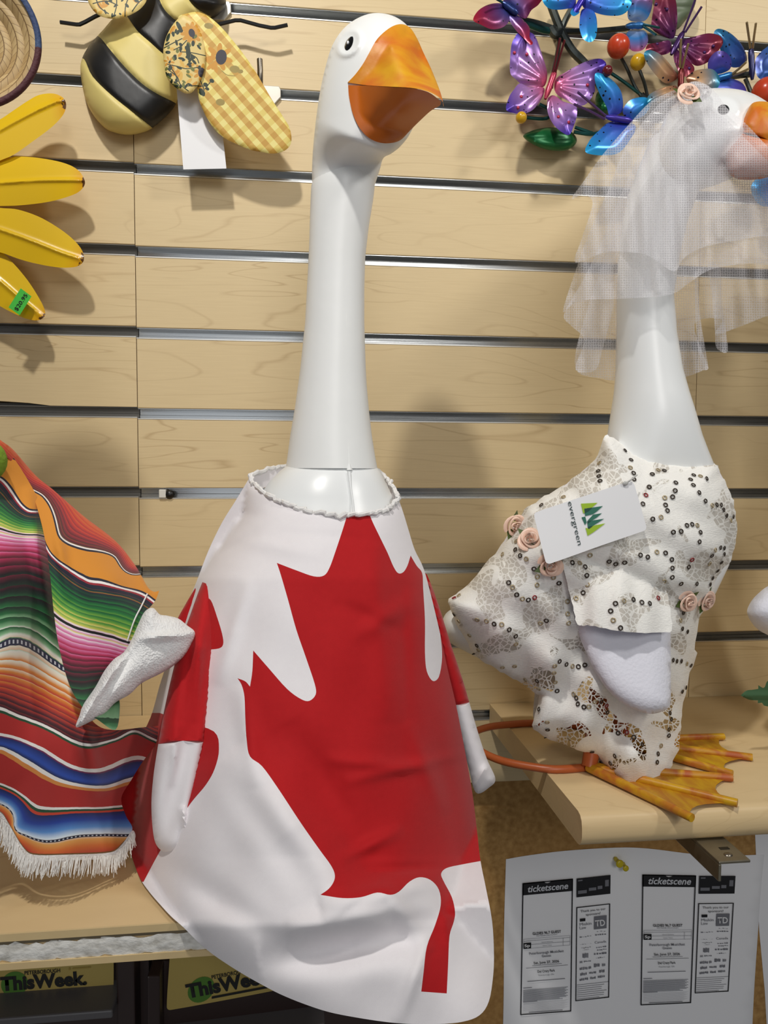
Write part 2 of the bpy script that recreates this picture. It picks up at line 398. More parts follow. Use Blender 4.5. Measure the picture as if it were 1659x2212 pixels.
def lace(name):
    """corded lace: solid motifs outlined with cord, net between them; lined down to the hip, open net below"""
    k = NT(name); uv = k.coord('UV', (1, 1, 1)); sp = k.n('ShaderNodeSeparateXYZ'); k.set(sp.inputs[0], uv)
    net = k.n('ShaderNodeTexVoronoi', {'Vector': uv, 'Scale': 92.0}, feature='DISTANCE_TO_EDGE').outputs[0]
    mo = k.noise(uv, 15.0, 1.2, 0.7); rib = k.noise(k.coord('UV', (120, 500, 1), rot=(0, 0, 0.9)), 1.0, 1)
    d = k.math('ABSOLUTE', k.math('SUBTRACT', mo, 0.47)); cord = k.math('LESS_THAN', d, 0.009)
    n2 = k.noise(uv, 34.0, 0.6, 0.8); d2 = k.math('ABSOLUTE', k.math('SUBTRACT', n2, 0.5)); cord2 = k.math('LESS_THAN', d2, 0.012)
    solid = k.math('GREATER_THAN', mo, 0.47); thread = k.math('LESS_THAN', net, 0.085)
    cords = k.math('MAXIMUM', cord, cord2); cover = k.math('MAXIMUM', k.math('MAXIMUM', solid, thread), cords)
    gapc = k.mix(solid, lin((206, 200, 190)), lin((243, 241, 236)))
    k.bs(Base_Color=k.mix(k.math('MAXIMUM', cords, k.math('MULTIPLY', thread, 0.7)), gapc, lin((248, 246, 240))), Roughness=0.75)
    h = k.math('ADD', cords, k.math('ADD', k.math('MULTIPLY', solid, k.math('ADD', 0.35, k.math('MULTIPLY', rib, 0.22))), k.math('MULTIPLY', thread, 0.3)))
    k.bump(h, 0.75, 0.0016)
    mr = k.n('ShaderNodeMapRange'); k.set(mr.inputs[0], sp.outputs[1]); mr.inputs[1].default_value = 1.36; mr.inputs[2].default_value = 1.46; mr.inputs[3].default_value = 0.95; mr.inputs[4].default_value = 0.0
    k.set(k.b.inputs['Alpha'], k.math('MAXIMUM', cover, mr.outputs[0])); return k.m
LACE = lace('sequin_lace')
def tulle():
    k = NT('white_tulle'); uv = k.coord('UV')
    net = k.n('ShaderNodeTexVoronoi', {'Vector': uv, 'Scale': 190.0}, feature='DISTANCE_TO_EDGE'); net.inputs['Randomness'].default_value = 0.25
    th = k.math('LESS_THAN', net.outputs[0], 0.10)
    a = k.math('ADD', 0.26, k.math('MULTIPLY', th, 0.34))
    k.bs(Base_Color=lin((236, 234, 238)), Roughness=0.6, Alpha=a); return k.m
TULLE = tulle()
ROSE = mat('peach_satin_ribbon', (246, 208, 186), 0.35, sheen=0.3); ROSELEAF = mat('green_satin_ribbon', (74, 92, 40), 0.35)
SEQUIN = mat('bronze_sequin', (62, 52, 44), 0.25, 0.6); SEQUIN_RED = mat('red_sequin', (150, 50, 54), 0.25, 0.5); SEQUIN_GOLD = mat('pale_gold_sequin', (176, 160, 128), 0.3, 0.5)
k = NT('webbed_foot_paint'); n1 = k.noise(k.coord('Position', (60, 60, 60)), 1.0, 3, 0.8)
k.bs(Base_Color=k.mix(k.math('MULTIPLY', k.math('SUBTRACT', n1, 0.36), 3.5), lin((176, 88, 36)), lin((206, 158, 20))), Roughness=0.4); FOOT = k.m
k = NT('web_skin_paint'); n1 = k.noise(k.coord('Position', (90, 30, 60)), 1.0, 3, 0.8)
k.bs(Base_Color=k.mix(k.math('MULTIPLY', k.math('SUBTRACT', n1, 0.4), 3.0), lin((176, 112, 24)), lin((206, 164, 20))), Roughness=0.45); WEB = k.m
ROD = mat('orange_wire_paint', (190, 98, 48), 0.35, var=(20, 0.5, (150, 66, 34)))
BEE_Y = mat('bee_yellow_paint', (224, 206, 128), 0.5, var=(14, 0.3, (204, 182, 104)), bump=(30, 0.15, 0.002)); BEE_K = mat('bee_black_paint', (22, 21, 21), 0.42, bump=(30, 0.2, 0.002))
def gingham():
    k = NT('gingham_print'); sp = k.n('ShaderNodeSeparateXYZ'); k.set(sp.inputs[0], k.coord('UV', (1, 1, 1), rot=(0, 0, math.radians(-49))))
    a = k.math('GREATER_THAN', k.math('SINE', k.math('MULTIPLY', sp.outputs[0], 2*math.pi/0.0262)), 0.0); b = k.math('GREATER_THAN', k.math('SINE', k.math('MULTIPLY', sp.outputs[1], 2*math.pi/0.0262)), 0.0)
    s = k.math('ADD', k.math('MULTIPLY', a, 0.3), k.math('MULTIPLY', b, 0.6))
    c = k.ramp(s, [(0.0, lin((238, 224, 140))), (0.3, lin((228, 206, 112))), (0.6, lin((212, 172, 84))), (0.9, lin((200, 154, 66)))])
    k.bs(Base_Color=c, Roughness=0.5); return k.m
GING = gingham(); CREAM = mat('cream_wing_paint', (226, 204, 130), 0.5, var=(50, 0.5, (222, 182, 110))); PETALP = mat('printed_orange_petal', (214, 158, 52), 0.5, var=(60, 0.5, (188, 112, 44)))
PETALP2 = mat('printed_gold_petal', (222, 178, 84), 0.5); DARKP = mat('printed_seed_head', (48, 44, 56), 0.5); LEAFP = mat('printed_dark_leaf', (36, 50, 32), 0.5); OLIVEP = mat('printed_olive_sprig', (112, 116, 52), 0.5); BUDP = mat('printed_bud', (176, 150, 70), 0.5, var=(40, 0.6, (110, 110, 70)))
k = NT('yellow_enamel'); at = k.n('ShaderNodeSeparateXYZ'); k.set(at.inputs[0], k.coord('UV')); sp = k.noise(k.coord('Object', (420, 420, 420)), 1.0, 3)
e1 = k.math('GREATER_THAN', k.math('ADD', at.outputs[0], k.math('MULTIPLY', k.math('SUBTRACT', sp, 0.5), 0.75)), 1.02)
cc = k.mix(k.math('SUBTRACT', at.outputs[0], 0.35), lin((232, 190, 22)), lin((222, 150, 20)))
k.bs(Base_Color=k.mix(e1, cc, lin((96, 58, 18))), Roughness=0.28); PETAL = k.m
NEON = mat('green_price_label', (70, 196, 66), 0.6)
k = NT('braided_straw'); sp = k.n('ShaderNodeSeparateXYZ'); k.set(sp.inputs[0], k.coord('UV'))
br = k.n('ShaderNodeTexBrick', {'Vector': k.coord('UV', (1, 1, 1)), 'Scale': 1.0}); br.inputs['Mortar Size'].default_value = 0.035; br.inputs['Brick Width'].default_value = 1.0; br.inputs['Row Height'].default_value = 0.5
br.inputs['Color1'].default_value = lin((206, 180, 130)); br.inputs['Color2'].default_value = lin((178, 148, 98)); br.inputs['Mortar'].default_value = lin((92, 68, 40))
k.bs(Base_Color=k.mix(k.math('MULTIPLY', k.noise(k.coord('UV', (1, 3, 1)), 1.5, 3), 0.6), br.outputs[0], lin((150, 118, 74))), Roughness=0.6)
k.bump(br.outputs['Fac'], -0.8, 0.002); STRAW = k.m
NAVY = mat('navy_braid', (22, 34, 84), 0.7, var=(60, 0.6, (70, 100, 130)), bump=(500, 0.6)); WINE = mat('wine_braid', (82, 26, 34), 0.7, var=(60, 0.6, (46, 20, 24)), bump=(500, 0.6))
CORK = NT('fibre_board'); n1 = CORK.noise(CORK.coord('Position', (160, 160, 160)), 1.0, 4); n2 = CORK.noise(CORK.coord('Position', (7, 7, 7)), 1.0, 2)
CORK.bs(Base_Color=CORK.mix(n2, CORK.ramp(n1, [(0.3, lin((150, 110, 58))), (0.7, lin((204, 162, 100)))]), lin((168, 124, 68))), Roughness=0.9); CORK.bump(n1, 0.4); CORK = CORK.m
TORN = NT('torn_chipboard'); n1 = TORN.noise(TORN.coord('Position', (160, 260, 260)), 1.0, 5); TORN.bs(Base_Color=TORN.ramp(n1, [(0.25, lin((176, 172, 162))), (0.6, lin((224, 222, 216)))]), Roughness=0.9); TORN.bump(n1, 0.5, 0.002); TORN = TORN.m
GLUE = mat('old_glue_line', (120, 108, 84), 0.8, var=(60, 0.8, (88, 76, 58)))
RACK = mat('dark_brown_rack', (44, 32, 30), 0.45); RACK2 = mat('grey_rack_edge', (84, 82, 84), 0.4)
SIGN = mat('yellow_sign_card', (166, 146, 80), 0.6); SIGNG = mat('sign_green_disc', (70, 112, 36), 0.6); SIGNK = mat('sign_black', (20, 20, 18), 0.7)
PIN = mat('yellow_pushpin', (206, 186, 30), 0.3)
TREEL = mat('tag_light_green', (156, 190, 40), 0.6); TREED = mat('tag_teal_green', (44, 110, 92), 0.6); TREEK = mat('tag_dark_green', (22, 66, 60), 0.6); TAGTXT = mat('tag_ink', (30, 56, 56), 0.6)
def enamel(name, c0, c1, c2):
    """sprayed metal wing: three tones from the body to the rim, with ink specks"""
    k = NT(name); sp = k.n('ShaderNodeSeparateXYZ'); k.set(sp.inputs[0], k.coord('UV'))
    c = k.ramp(sp.outputs[0], [(0.05, lin(c0)), (0.5, lin(c1)), (0.95, lin(c2))])
    vo = k.n('ShaderNodeTexVoronoi', {'Vector': k.coord('Object', (170, 170, 170)), 'Scale': 1.0}); n = k.noise(k.coord('Object', (60, 60, 60)), 1.0, 1)
    spot = k.math('LESS_THAN', vo.outputs['Distance'], k.math('MULTIPLY', n, 0.28))
    k.bs(Base_Color=k.mix(spot, c, lin((14, 14, 34))), Roughness=0.28, Metallic=0.35); return k.m
STEM = mat('dark_stem_wire', (78, 82, 78), 0.35, 0.7); STEMG = mat('teal_stem_wire', (38, 92, 88), 0.35, 0.6); BERRY_R = mat('orange_berry_enamel', (196, 66, 34), 0.25); BERRY_Y = mat('yellow_berry_enamel', (206, 160, 26), 0.25); BERRY_D = mat('wine_berry_enamel', (96, 20, 30), 0.22)
LEAFM = mat('green_leaf_enamel', (28, 120, 62), 0.3, 0.3, var=(40, 0.6, (16, 70, 48))); LEAFG = mat('grey_green_leaf_enamel', (96, 108, 84), 0.45)
FABLEAF = mat('green_fabric_leaf', (58, 92, 58), 0.8)

# ------------------------------------------------------------------ the setting: slat wall
PITCH = 0.0762; GAP = 0.0103
wb = MB(); wb.box(-0.60, 1.10, 0.0175, 0.030, -0.3048, 0.66)
wall = wb.build('wall_back', SEAM, smooth=False); tag(wall, kind='structure', label='pale maple slat wall with metal-lined grooves')
def slat(x0, x1, zt, zb, y=0.0, mesh=None):
    m = MB(); e = 0.0006
    m.prism_x([(y + 0.017, zb), (y + e, zb), (y, zb + e), (y, zt - e), (y + e, zt), (y + 0.017, zt)], x0, x1)
    o = m.build('slat', [MAPLE], wall, smooth=False); return o
def channel(x0, x1, zt, zb, y=0.0, mt=None):
    m = MB(); zm = zt - 0.55 * (zt - zb)
    m.prism_x([(y + 0.0165, zt + 0.003), (y + 0.0108, zt + 0.003), (y + 0.0108, zm), (y + 0.0098, zm - 0.0004), (y + 0.0098, zb + 0.0004), (y + 0.0165, zb + 0.0004)], x0, x1)
    m.prism_x([(y + 0.0105, zb + 0.0008), (y - 0.0003, zb + 0.0008), (y - 0.0003, zb - 0.0001), (y + 0.0105, zb - 0.0001)], x0, x1, 1)
    m.prism_x([(y + 0.0165, zt - 0.0001), (y + 0.0009, zt - 0.0001), (y + 0.0009, zt - 0.0007), (y + 0.0165, zt - 0.0007)], x0, x1)
    return m.build('groove_channel', [mt or ALU, ALU_LIP], wall, smooth=False)
PANELS = [(-0.60, -0.0004, 0.0013, 0.0006), (0.0004, 0.5640, 0.0, 0.0), (0.5646, 1.10, -0.0002, 0.0)]
for (xa, xb, dz, dy) in PANELS:
    for k in range(-8, 5):
        zt = -k * PITCH - GAP + dz if k < 4 else None   # top of the slat below groove k
        gz = -k * PITCH + dz
        if k < 4:
            zb = -(k + 1) * PITCH + dz
            if xa < -0.1 and k == -2:      # this slat has a long chip out of its lower edge
                c = [P(u, v, 0) for u, v in ((-60, 865), (0, 866), (60, 870), (108, 876))]
                pr = [(xa, zb + 0.006)] + [(q[0], q[2]) for q in c] + [(xb, zb), (xb, zt), (xa, zt)]
                m = MB(); n = len(pr)
                m.add([(x, dy, z) for x, z in pr] + [(x, 0.017 + dy, z) for x, z in pr], [tuple(range(n)), tuple(range(2*n-1, n-1, -1))] + [(i, n+i, n+(i+1) % n, (i+1) % n) for i in range(n)])
                m.build('slat', [MAPLE], wall, smooth=False)
            else: slat(xa, xb, zt, zb, dy)
            channel(xa, xb, gz, zt, dy, ALU if xa == 0.0004 else ALU_SHADED)
wl = MB(); wl.box(-0.60, 1.10, 0.020, 0.032, -1.0, -0.3050)
low = wl.build('wall_lower', CORK, smooth=False); tag(low, kind='structure', label='brown fibre board wall below the slats')
# white clip stuck in a groove
cl = MB(); p = P(352, 1064, -0.001); cl.box(p[0]-0.0035, p[0]+0.003, -0.003, 0.009, p[2]-0.005, p[2]+0.003)
o = cl.build('groove_clip', [mat('clip_white', (224, 222, 214), 0.5)], None, False, 0.0006); tag(o, 'tiny white plastic clip stuck in a metal groove behind the striped costume', 'clip')
cl = MB(); p = P(366, 1066, -0.001); cl.ball((p[0], 0.0, p[2]-0.001), 0.005, 0.004, 0.0045, n=6); cl.build('broken_hole', [BLACKP], o)

# ------------------------------------------------------------------ shelves
SZ = SHELF_Z
sm = MB(); X1 = 0.245
sh1 = empty('wall_shelf', (-0.1, -0.17, SZ - 0.019)); tag(sh1, 'maple shelf with a torn front edge under the striped and the red-leaf goose', 'shelf')
sm.box(-0.55, X1, -0.3445, -0.0005, SZ - 0.019, SZ); sm.build('board', MAPLE_SHELF, sh1, False)
em = MB(); em.box(-0.55, X1, -0.3458, -0.3445, SZ - 0.0040, SZ); em.box(-0.55, X1, -0.3460, -0.3445, SZ - 0.019, SZ - 0.0155); em.build('edge_band', [mat('edge_band_maple', (214, 190, 142), 0.5, var=(60, 0.4, (170, 140, 96)))], sh1, False)
em = MB(); em.box(-0.55, X1, -0.3450, -0.3445, SZ - 0.0060, SZ - 0.0040); em.build('glue_line', GLUE, sh1, False)
N = 160; rng = np.random.RandomState(3); tm = MB(); V = []; F = []
for i in range(N + 1):
    x = -0.30 + (X1 + 0.30) * i / N
    zt = SZ - 0.0058 + 0.0006 * rng.randn(); zb = SZ - 0.0158 + 0.0007 * rng.randn()
    for j in range(5):
        V.append((x, -0.3447 - 0.0006 * math.sin(math.pi * (j + 0.3) / 4.6) - 0.0005 * rng.rand(), zt + (zb - zt) * j / 4))
for i in range(N):
    for j in range(4): F.append((i*5+j, i*5+j+1, (i+1)*5+j+1, (i+1)*5+j))
tm.add(V, F); tm.build('torn_core', TORN, sh1)
sh2 = empty('wall_shelf', (0.6, -0.12, SZ - 0.026)); tag(sh2, 'maple shelf with a rounded front edge under the goose in bridal lace', 'shelf')
m = MB(); yf = -0.2515; zb = SZ - 0.0235
pr = [(-0.0005, SZ), (yf + 0.008, SZ), (yf + 0.004, SZ - 0.0012), (yf + 0.0012, SZ - 0.0042), (yf, SZ - 0.010), (yf, SZ - 0.0155), (yf + 0.0012, SZ - 0.0195), (yf + 0.004, SZ - 0.0225), (yf + 0.008, zb), (-0.0005, zb)]
m.prism_x(pr, 0.3475, 1.05); m.build('board', maple('maple_plank', (222, 196, 150), (176, 142, 94), 1.6, 0.35), sh2, True)
def bracket(x, y0, y1, zt, label):
    m = MB(); t = 0.0018
    m.box(x, x + 0.026, y0, y1, zt - t, zt); m.box(x, x + t, y0, y1, zt - 0.022, zt - t)
    e = empty('shelf_bracket', (x, (y0 + y1) / 2, zt)); tag(e, label, 'bracket')
    m.build('angle_iron', STEEL, e, False, 0.0005)
    s = MB()
    for yy in (y0 + 0.012, y0 + 0.026): s.box(x + 0.011, x + 0.017, yy - 0.0025, yy + 0.0025, zt - t - 0.0006, zt - t + 0.0001)
    s.build('bolt_slot', BLACKP, e, False)
    return e
# the angle iron pokes out below the front of the right shelf
pc = P(1560, 1862, -0.262)
m = MB(); t = 0.0020
e = empty('shelf_bracket', (0.50, -0.16, SZ - 0.026)); tag(e, 'galvanised angle-iron bracket poking out under the rounded shelf edge', 'bracket')
zt = SZ - 0.0240; q0 = P(1553, 1873, -0.277); q1 = P(1622, 1849, -0.277)
dx = q1[0] - q0[0]
m.box(q0[0], q1[0], -0.277, -0.0005, zt - t, zt); m.box(q0[0], q0[0] + t, -0.277, -0.0005, zt - 0.014, zt - t)
m.build('angle_iron', STEEL, e, False, 0.0006)
s = MB(); s.box(q0[0] + 0.45*dx, q0[0] + 0.75*dx, -0.262, -0.259, zt - 0.0004, zt + 0.0003); s.build('bolt_slot', BLACKP, e, False)
s = MB(); s.ball((q0[0] + 0.5*dx, -0.269, zt), 0.0032, 0.0026, 0.0012, n=6); s.build('screw_head', NICKEL, e)
m = MB(); q = P(1158, 1700, -0.03); m.box(q[0] - 0.003, q[0] + 0.004, -0.16, 0.018, SZ - 0.050, SZ - 0.0240); m.box(q[0] - 0.003, q[0] + 0.024, -0.16, 0.018, SZ - 0.0262, SZ - 0.0240)
o = m.build('shelf_bracket', STEEL, None, False, 0.0005); tag(o, 'grey steel bracket under the open end of the rounded shelf', 'bracket')

# ------------------------------------------------------------------ pinned printouts on the fibre board
YP = 0.0192
def paper_depth(p): return np.full(len(p), YP) - 0.0012 * np.sin(p[:, 0] / 90.0) ** 2 * np.clip((p[:, 1] - 1830) / 300, 0, 1)
ol = curve([(1093, 1856, 1), (1140, 1848), (1220, 1838), (1330, 1831), (1400, 1833), (1500, 1845), (1580, 1848), (1651, 1846, 1), (1644, 1920), (1637, 2020), (1629, 2140), (1622, 2290, 1), (1085, 2290, 1), (1088, 2150), (1089, 2000)], n=4)
sheet1 = sheet('printed_sheet', ol, paper_depth, 26, PAPER, back=0.0003); tag(sheet1, 'white printout of two event tickets pinned to the fibre board', 'paper')
YT = 0.0172
def ticket(T, hdr):
    """T maps ticket coordinates (0..100, 0..280) to photograph pixels"""
    def PX(x, y): return tuple(T(x, y))
    def R(x0, y0, x1, y1): return [PX(x0, y0), PX(x1, y0), PX(x1, y1), PX(x0, y1)]
    def TX(b, x0, x1, y, mt=INK, h=None, off=0.0, sh=0.0, Y=YT): text_px(sheet1, b, PX(x0, y), PX(x1, y), Y, mt, off, 1, h, 'ticket_lettering', sh)
    print_px(sheet1, [[PX(0, 0), PX(42, 0), PX(45, 3.5), PX(50, 5), PX(55, 3.5), PX(57, 0), PX(100, 0), PX(100, 25), PX(0, 25)]], YT, INK, 'ticket_header')
    TX('ticketscene', 11, 91, 19.5, mat('paper_white_print', (206, 208, 214), 0.8), None, 0.02, 0.25, YT - 0.0004)
    print_px(sheet1, frame_px([PX(0, 0), PX(100, 0), PX(100, 270), PX(0, 270)], 2.2), YT, INK, 'ticket_frame')
    TX('GLDIES 96.7 GUEST', 22, 78, 108, INK, 5.5, 0.02)
    TX('PETERBOROUGH', 30, 70, 112, INKG, 2.5)
    print_px(sheet1, frame_px(R(4, 115, 96, 135), 0.5) + [R(4, 119, 96, 119.6), R(18, 127, 96, 127.6), R(82, 119, 82.5, 135)], YT, INKG, 'ticket_table')
    print_px(sheet1, [R(4, 123, 19, 135)], YT - 0.0002, INK, 'ticket_badge'); TX('Sp', 6, 17, 131.5, CARD, 6, 0.02, 0, YT - 0.0005)
    TX('General Admission', 40, 62, 125.5, INKG, 2.2); TX('Guest Ticket', 42, 60, 132.5, INKG, 2.2)
    TX('Peterborough Musicfest', 16, 84, 148, INKG, 5.2, 0.015); TX('Geeses', 41, 59, 155, INKG, 5, 0.015)
    TX('Sat, June 27, 2026', 25, 75, 168, INK, 5.2, 0.015)
    print_px(sheet1, [R(22, 170.5, 80, 171.3), R(10, 174.5, 92, 175.3)], YT, INKG, 'ticket_rule')
    TX('Del Crary Park', 33, 67, 186, INK, 5.2, 0.015); TX('Peterborough, ON', 35, 65, 193, INKG, 3)
    print_px(sheet1, [R(13, 201.5, 87, 202.8)], YT, INKG, 'ticket_rule')
    ls = []
    for i in range(13): ls.append(R(5, 219 + 1.9*i, 93 - (i % 3) * 3 - (10 if i > 10 else 0), 220.1 + 1.9*i))
    for i in range(16): ls.append(R(5, 246 - 0.6 + 1.0*0 + 1.15*i, 94 - (i % 4) * 3, 246.2 - 0.6 + 1.15*i))
    print_px(sheet1, ls, YT, INKL, 'ticket_small_print')
    print_px(sheet1, [R(5, 214.5, 22, 215.8), R(5, 243, 33, 244.2), R(17, 265, 83, 266.3)], YT, INKG, 'ticket_heading')
def side(T):
    def PX(x, y): return tuple(T(x, y))
    def R(x0, y0, x1, y1): return [PX(x0, y0), PX(x1, y0), PX(x1, y1), PX(x0, y1)]
    def TX(b, x0, x1, y, mt=INK, h=None, off=0.0, Y=YT): text_px(sheet1, b, PX(x0, y), PX(x1, y), Y, mt, off, 1, h, 'sponsor_lettering')
    print_px(sheet1, [R(0, 0, 100, 58)], YT, INK, 'stage_photo')
    print_px(sheet1, [R(4, 38, 30, 48), R(36, 33, 58, 42), R(62, 30, 76, 40), R(84, 14, 95, 34), R(4, 5, 17, 9)], YT - 0.0003, INKG, 'stage_photo_highlight')
    print_px(sheet1, frame_px(R(0, 88, 100, 378), 2.0), YT, INK, 'sponsor_frame')
    TX('Thank you to our', 13, 87, 106, INK, 5); TX('sponsors!', 29, 72, 118, INK, 5)
    print_px(sheet1, [R(11, 125, 27, 134)], YT, INK, 'sponsor_mark'); TX('Miskin', 11, 46, 147, INKG, 6); TX('Law', 11, 30, 158, INKG, 6)
    print_px(sheet1, [R(53, 123, 90, 163)], YT, INKG, 'sponsor_square'); TX('TD', 57, 86, 154, CARD, 13, 0.02, YT - 0.0004)
    TX('Canada', 56, 90, 207, INKG, 5)
    g = []; r = np.random.RandomState(5)
    for (x0, y0, x1, y1) in ((11, 180, 48, 184), (57, 178, 90, 183), (62, 170, 88, 173), (11, 204, 48, 206), (16, 214, 46, 218), (20, 222, 45, 224), (60, 217, 92, 222), (63, 225, 92, 230), (20, 232, 38, 248), (54, 236, 92, 243), (60, 250, 88, 254),
                             (12, 255, 20, 263), (24, 256, 46, 261), (12, 275, 36, 284), (38, 274, 46, 284), (54, 268, 72, 280), (78, 270, 88, 280), (14, 292, 34, 302), (40, 292, 62, 299), (70, 289, 86, 299), (12, 309, 38, 317), (43, 308, 60, 316), (66, 306, 88, 315)):
        for i in range(5):
            a = x0 + (x1 - x0) * i / 5; g.append(R(a, y0 + r.rand() * 2, a + (x1 - x0) / 5 * (0.55 + 0.3*r.rand()), y1 - r.rand() * 2))
    print_px(sheet1, g, YT, INKG, 'sponsor_marks')
    print_px(sheet1, [R(4, 328 + 6.2*i, (92 if i % 3 else 98) - (i % 4) * 7, 329.3 + 6.2*i) for i in range(8)], YT, INKG, 'sponsor_small_print')
def bil(a, b, c, d, w, h):
    a, b, c, d = [np.array(q, float) for q in (a, b, c, d)]
    return lambda x, y: (a*(1-x/w)+b*x/w)*(1-y/h) + (d*(1-x/w)+c*x/w)*y/h
ticket(bil((1129, 1908), (1238, 1898), (1234, 2185), (1124, 2193), 100, 270), 0)
side(bil((1246, 1898), (1319, 1890), (1316, 2155), (1243, 2163), 100, 378))
ticket(bil((1388, 1889), (1504, 1891), (1493, 2167), (1384, 2172), 100, 270), 0)
side(bil((1511, 1892), (1589, 1892), (1574, 2142), (1501, 2146), 100, 378))
sheet2 = sheet('printed_sheet', np.array([(1631, 1798), (1720, 1790), (1740, 2300), (1661, 2300), (1652, 2140), (1640, 2010)], float), lambda p: np.full(len(p), 0.0196), 40, PAPER, back=0.0003); tag(sheet2, 'blank white sheet overlapping behind the ticket printout by the shelf bracket', 'paper')
for i, (u, v, r) in enumerate(((1339, 1866, 8.5), (1352, 1876, 6.5))):
    m = MB(); c = P(u, v, 0.008); s = r * mpp(u, v, 0.008)
    m.ball((c[0], c[1], c[2]), s, s * 0.45, s, n=8); m.tube([(c[0], c[1], c[2]), (c[0] + (0.001 if i else -0.001), 0.0168, c[2] + 0.001)], s * 0.55, 10)
    o = m.build('pushpin', PIN); tag(o, ('larger' if i == 0 else 'smaller') + ' yellow pushpin holding the ticket printout', 'pushpin', 'yellow pushpins')

# ------------------------------------------------------------------ newspaper racks below the left shelf
def rack(x0, x1, ang, label):
    e = empty('newspaper_rack', (x0, -0.20, -0.60)); tag(e, label, 'rack'); return e
r1 = rack(-0.3, 0.04, 0, 'dark brown newspaper rack whose yellow sign shows in full under the shelf')
YR = -0.285
m = MB()
a = P(-160, 2060, YR); b = P(318, 2060, YR); lo = P(100, 2300, YR)[2]
m.box(a[0], b[0], YR + 0.004, YR + 0.12, lo - 0.02, SZ - 0.0215); m.build('rack_back', RACK, r1, False)
m = MB(); p0 = P(262, 2100, YR); p1 = P(300, 2100, YR); m.box(p0[0], p1[0], YR - 0.012, YR + 0.02, lo - 0.02, SZ - 0.021); m.build('post', RACK, r1, False, 0.001)
m = MB(); z0 = P(100, 2188, YR - 0.02)[2]; z1 = P(100, 2206, YR - 0.02)[2]; m.box(a[0], p0[0], YR - 0.022, YR + 0.02, z1, z0); m.build('rail', RACK2, r1, False, 0.001)
def rack_sign(par, T, Y, xl=0):
    def R(x0, y0, x1, y1): return [tuple(T(x0, y0)), tuple(T(x1, y0)), tuple(T(x1, y1)), tuple(T(x0, y1))]
    ol = curve([tuple(T(xl, -40)) + (1,), tuple(T(245, -40)) + (1,), tuple(T(245, 62)), tuple(T(236, 71)), tuple(T(xl + 9, 71)), tuple(T(xl, 63))], n=5)
    s = sheet('sign_plate', ol, Y, 25, SIGN, par, back=0.0015)
    Yt = (lambda p: Y(p) - 0.0006)
    cp = [tuple(T(31 + 29*math.cos(t), 40 + 27*math.sin(t))) for t in [2*math.pi*i/28 for i in range(28)]]
    print_px(s, [cp], lambda p: Y(p) - 0.0003, SIGNG, 'green_disc')
    text_px(s, 'PETERBOROUGH', T(53, 22), T(130, 22), Yt, SIGNK, 0.02, 1, 8, 'sign_lettering')
    text_px(s, 'ThisWeek.', T(2, 52), T(188, 52), Yt, SIGNK, 0.045, 1, 28, 'sign_lettering')
    print_px(s, [R(55, 59, 202, 64)], Yt, SIGNK, 'underline')
    print_px(s, [R(148, 14, 152, 19), R(156, 15, 196, 18)], Yt, mat('sign_faint', (150, 128, 60), 0.7), 'faint_logo')
rack_sign(r1, lambda x, y: np.array((0 + x, 2088 + y - 0.075 * x)), lambda p: np.full(len(p), YR), -40)
r2 = rack(0.1, 0.3, 0, 'dark brown newspaper rack with yellow sign half hidden by the red-leaf dress')
_A = P(370, 2150, YR + 0.004); _n = np.array([math.sin(0.42), -math.cos(0.42), 0.0])
def Yf(p):
    d = rays(p[:, 0], p[:, 1]); t = ((_A - CAM) @ _n) / (d @ _n); return CAM[1] + d[:, 1] * t
m = MB()
def slab(u0, u1, v0, v1, d0, d1, mb):
    V = []
    for dd in (d0, d1):
        for (u, v) in ((u0, v0), (u1, v0), (u1, v1), (u0, v1)):
            V.append(P(u, v, float(Yf(np.array([[u, v]]))[0])) + np.array([0, dd, 0]))
    mb.add(V, [(0, 1, 2, 3), (7, 6, 5, 4), (0, 4, 5, 1), (1, 5, 6, 2), (2, 6, 7, 3), (3, 7, 4, 0)])
slab(325, 960, 2085, 2330, 0.004, 0.10, m); m.build('rack_back', RACK, r2, False)
m = MB(); slab(325, 352, 2085, 2330, -0.010, 0.02, m); m.build('post', RACK, r2, False, 0.001)
def slab2(pts, d0, d1, mb):
    V = [P(u, v, float(Yf(np.array([[u, v]]))[0])) + np.array([0, dd, 0]) for dd in (d0, d1) for (u, v) in pts]
    mb.add(V, [(0, 1, 2, 3), (7, 6, 5, 4), (0, 4, 5, 1), (1, 5, 6, 2), (2, 6, 7, 3), (3, 7, 4, 0)])
m = MB(); slab2([(352, 2225), (700, 2180), (700, 2192), (352, 2240)], -0.014, 0.006, m); m.build('rail', RACK2, r2, False, 0.001)
rack_sign(r2, lambda x, y: np.array((406 + x - 0.06*y, 2103 + 1.02*y - 0.19 * x)), Yf, -42)

# ------------------------------------------------------------------ goose in the red-leaf dress
G1 = empty('goose_statue', (0.19, -0.21, SZ)); tag(G1, 'white porch goose statue dressed in white tunic with big red maple leaf', 'statue')
YN = -0.205
neck_rows = [(340, 692, 806), (380, 679, 810), (405, 672.5, 809), (430, 671, 806), (485, 669, 797), (553, 667, 789), (622, 663, 787), (698, 659, 787), (736, 655, 788), (793, 649, 790), (831, 644, 792), (888, 636, 797), (940, 627, 803), (985, 621, 810), (1012, 617, 815)]
m = MB(); rr = loft_px(neck_rows, YN, 1.0, 40)
m.rings(rr, cap=True)
o = m.build('neck', WHITEP, G1); 
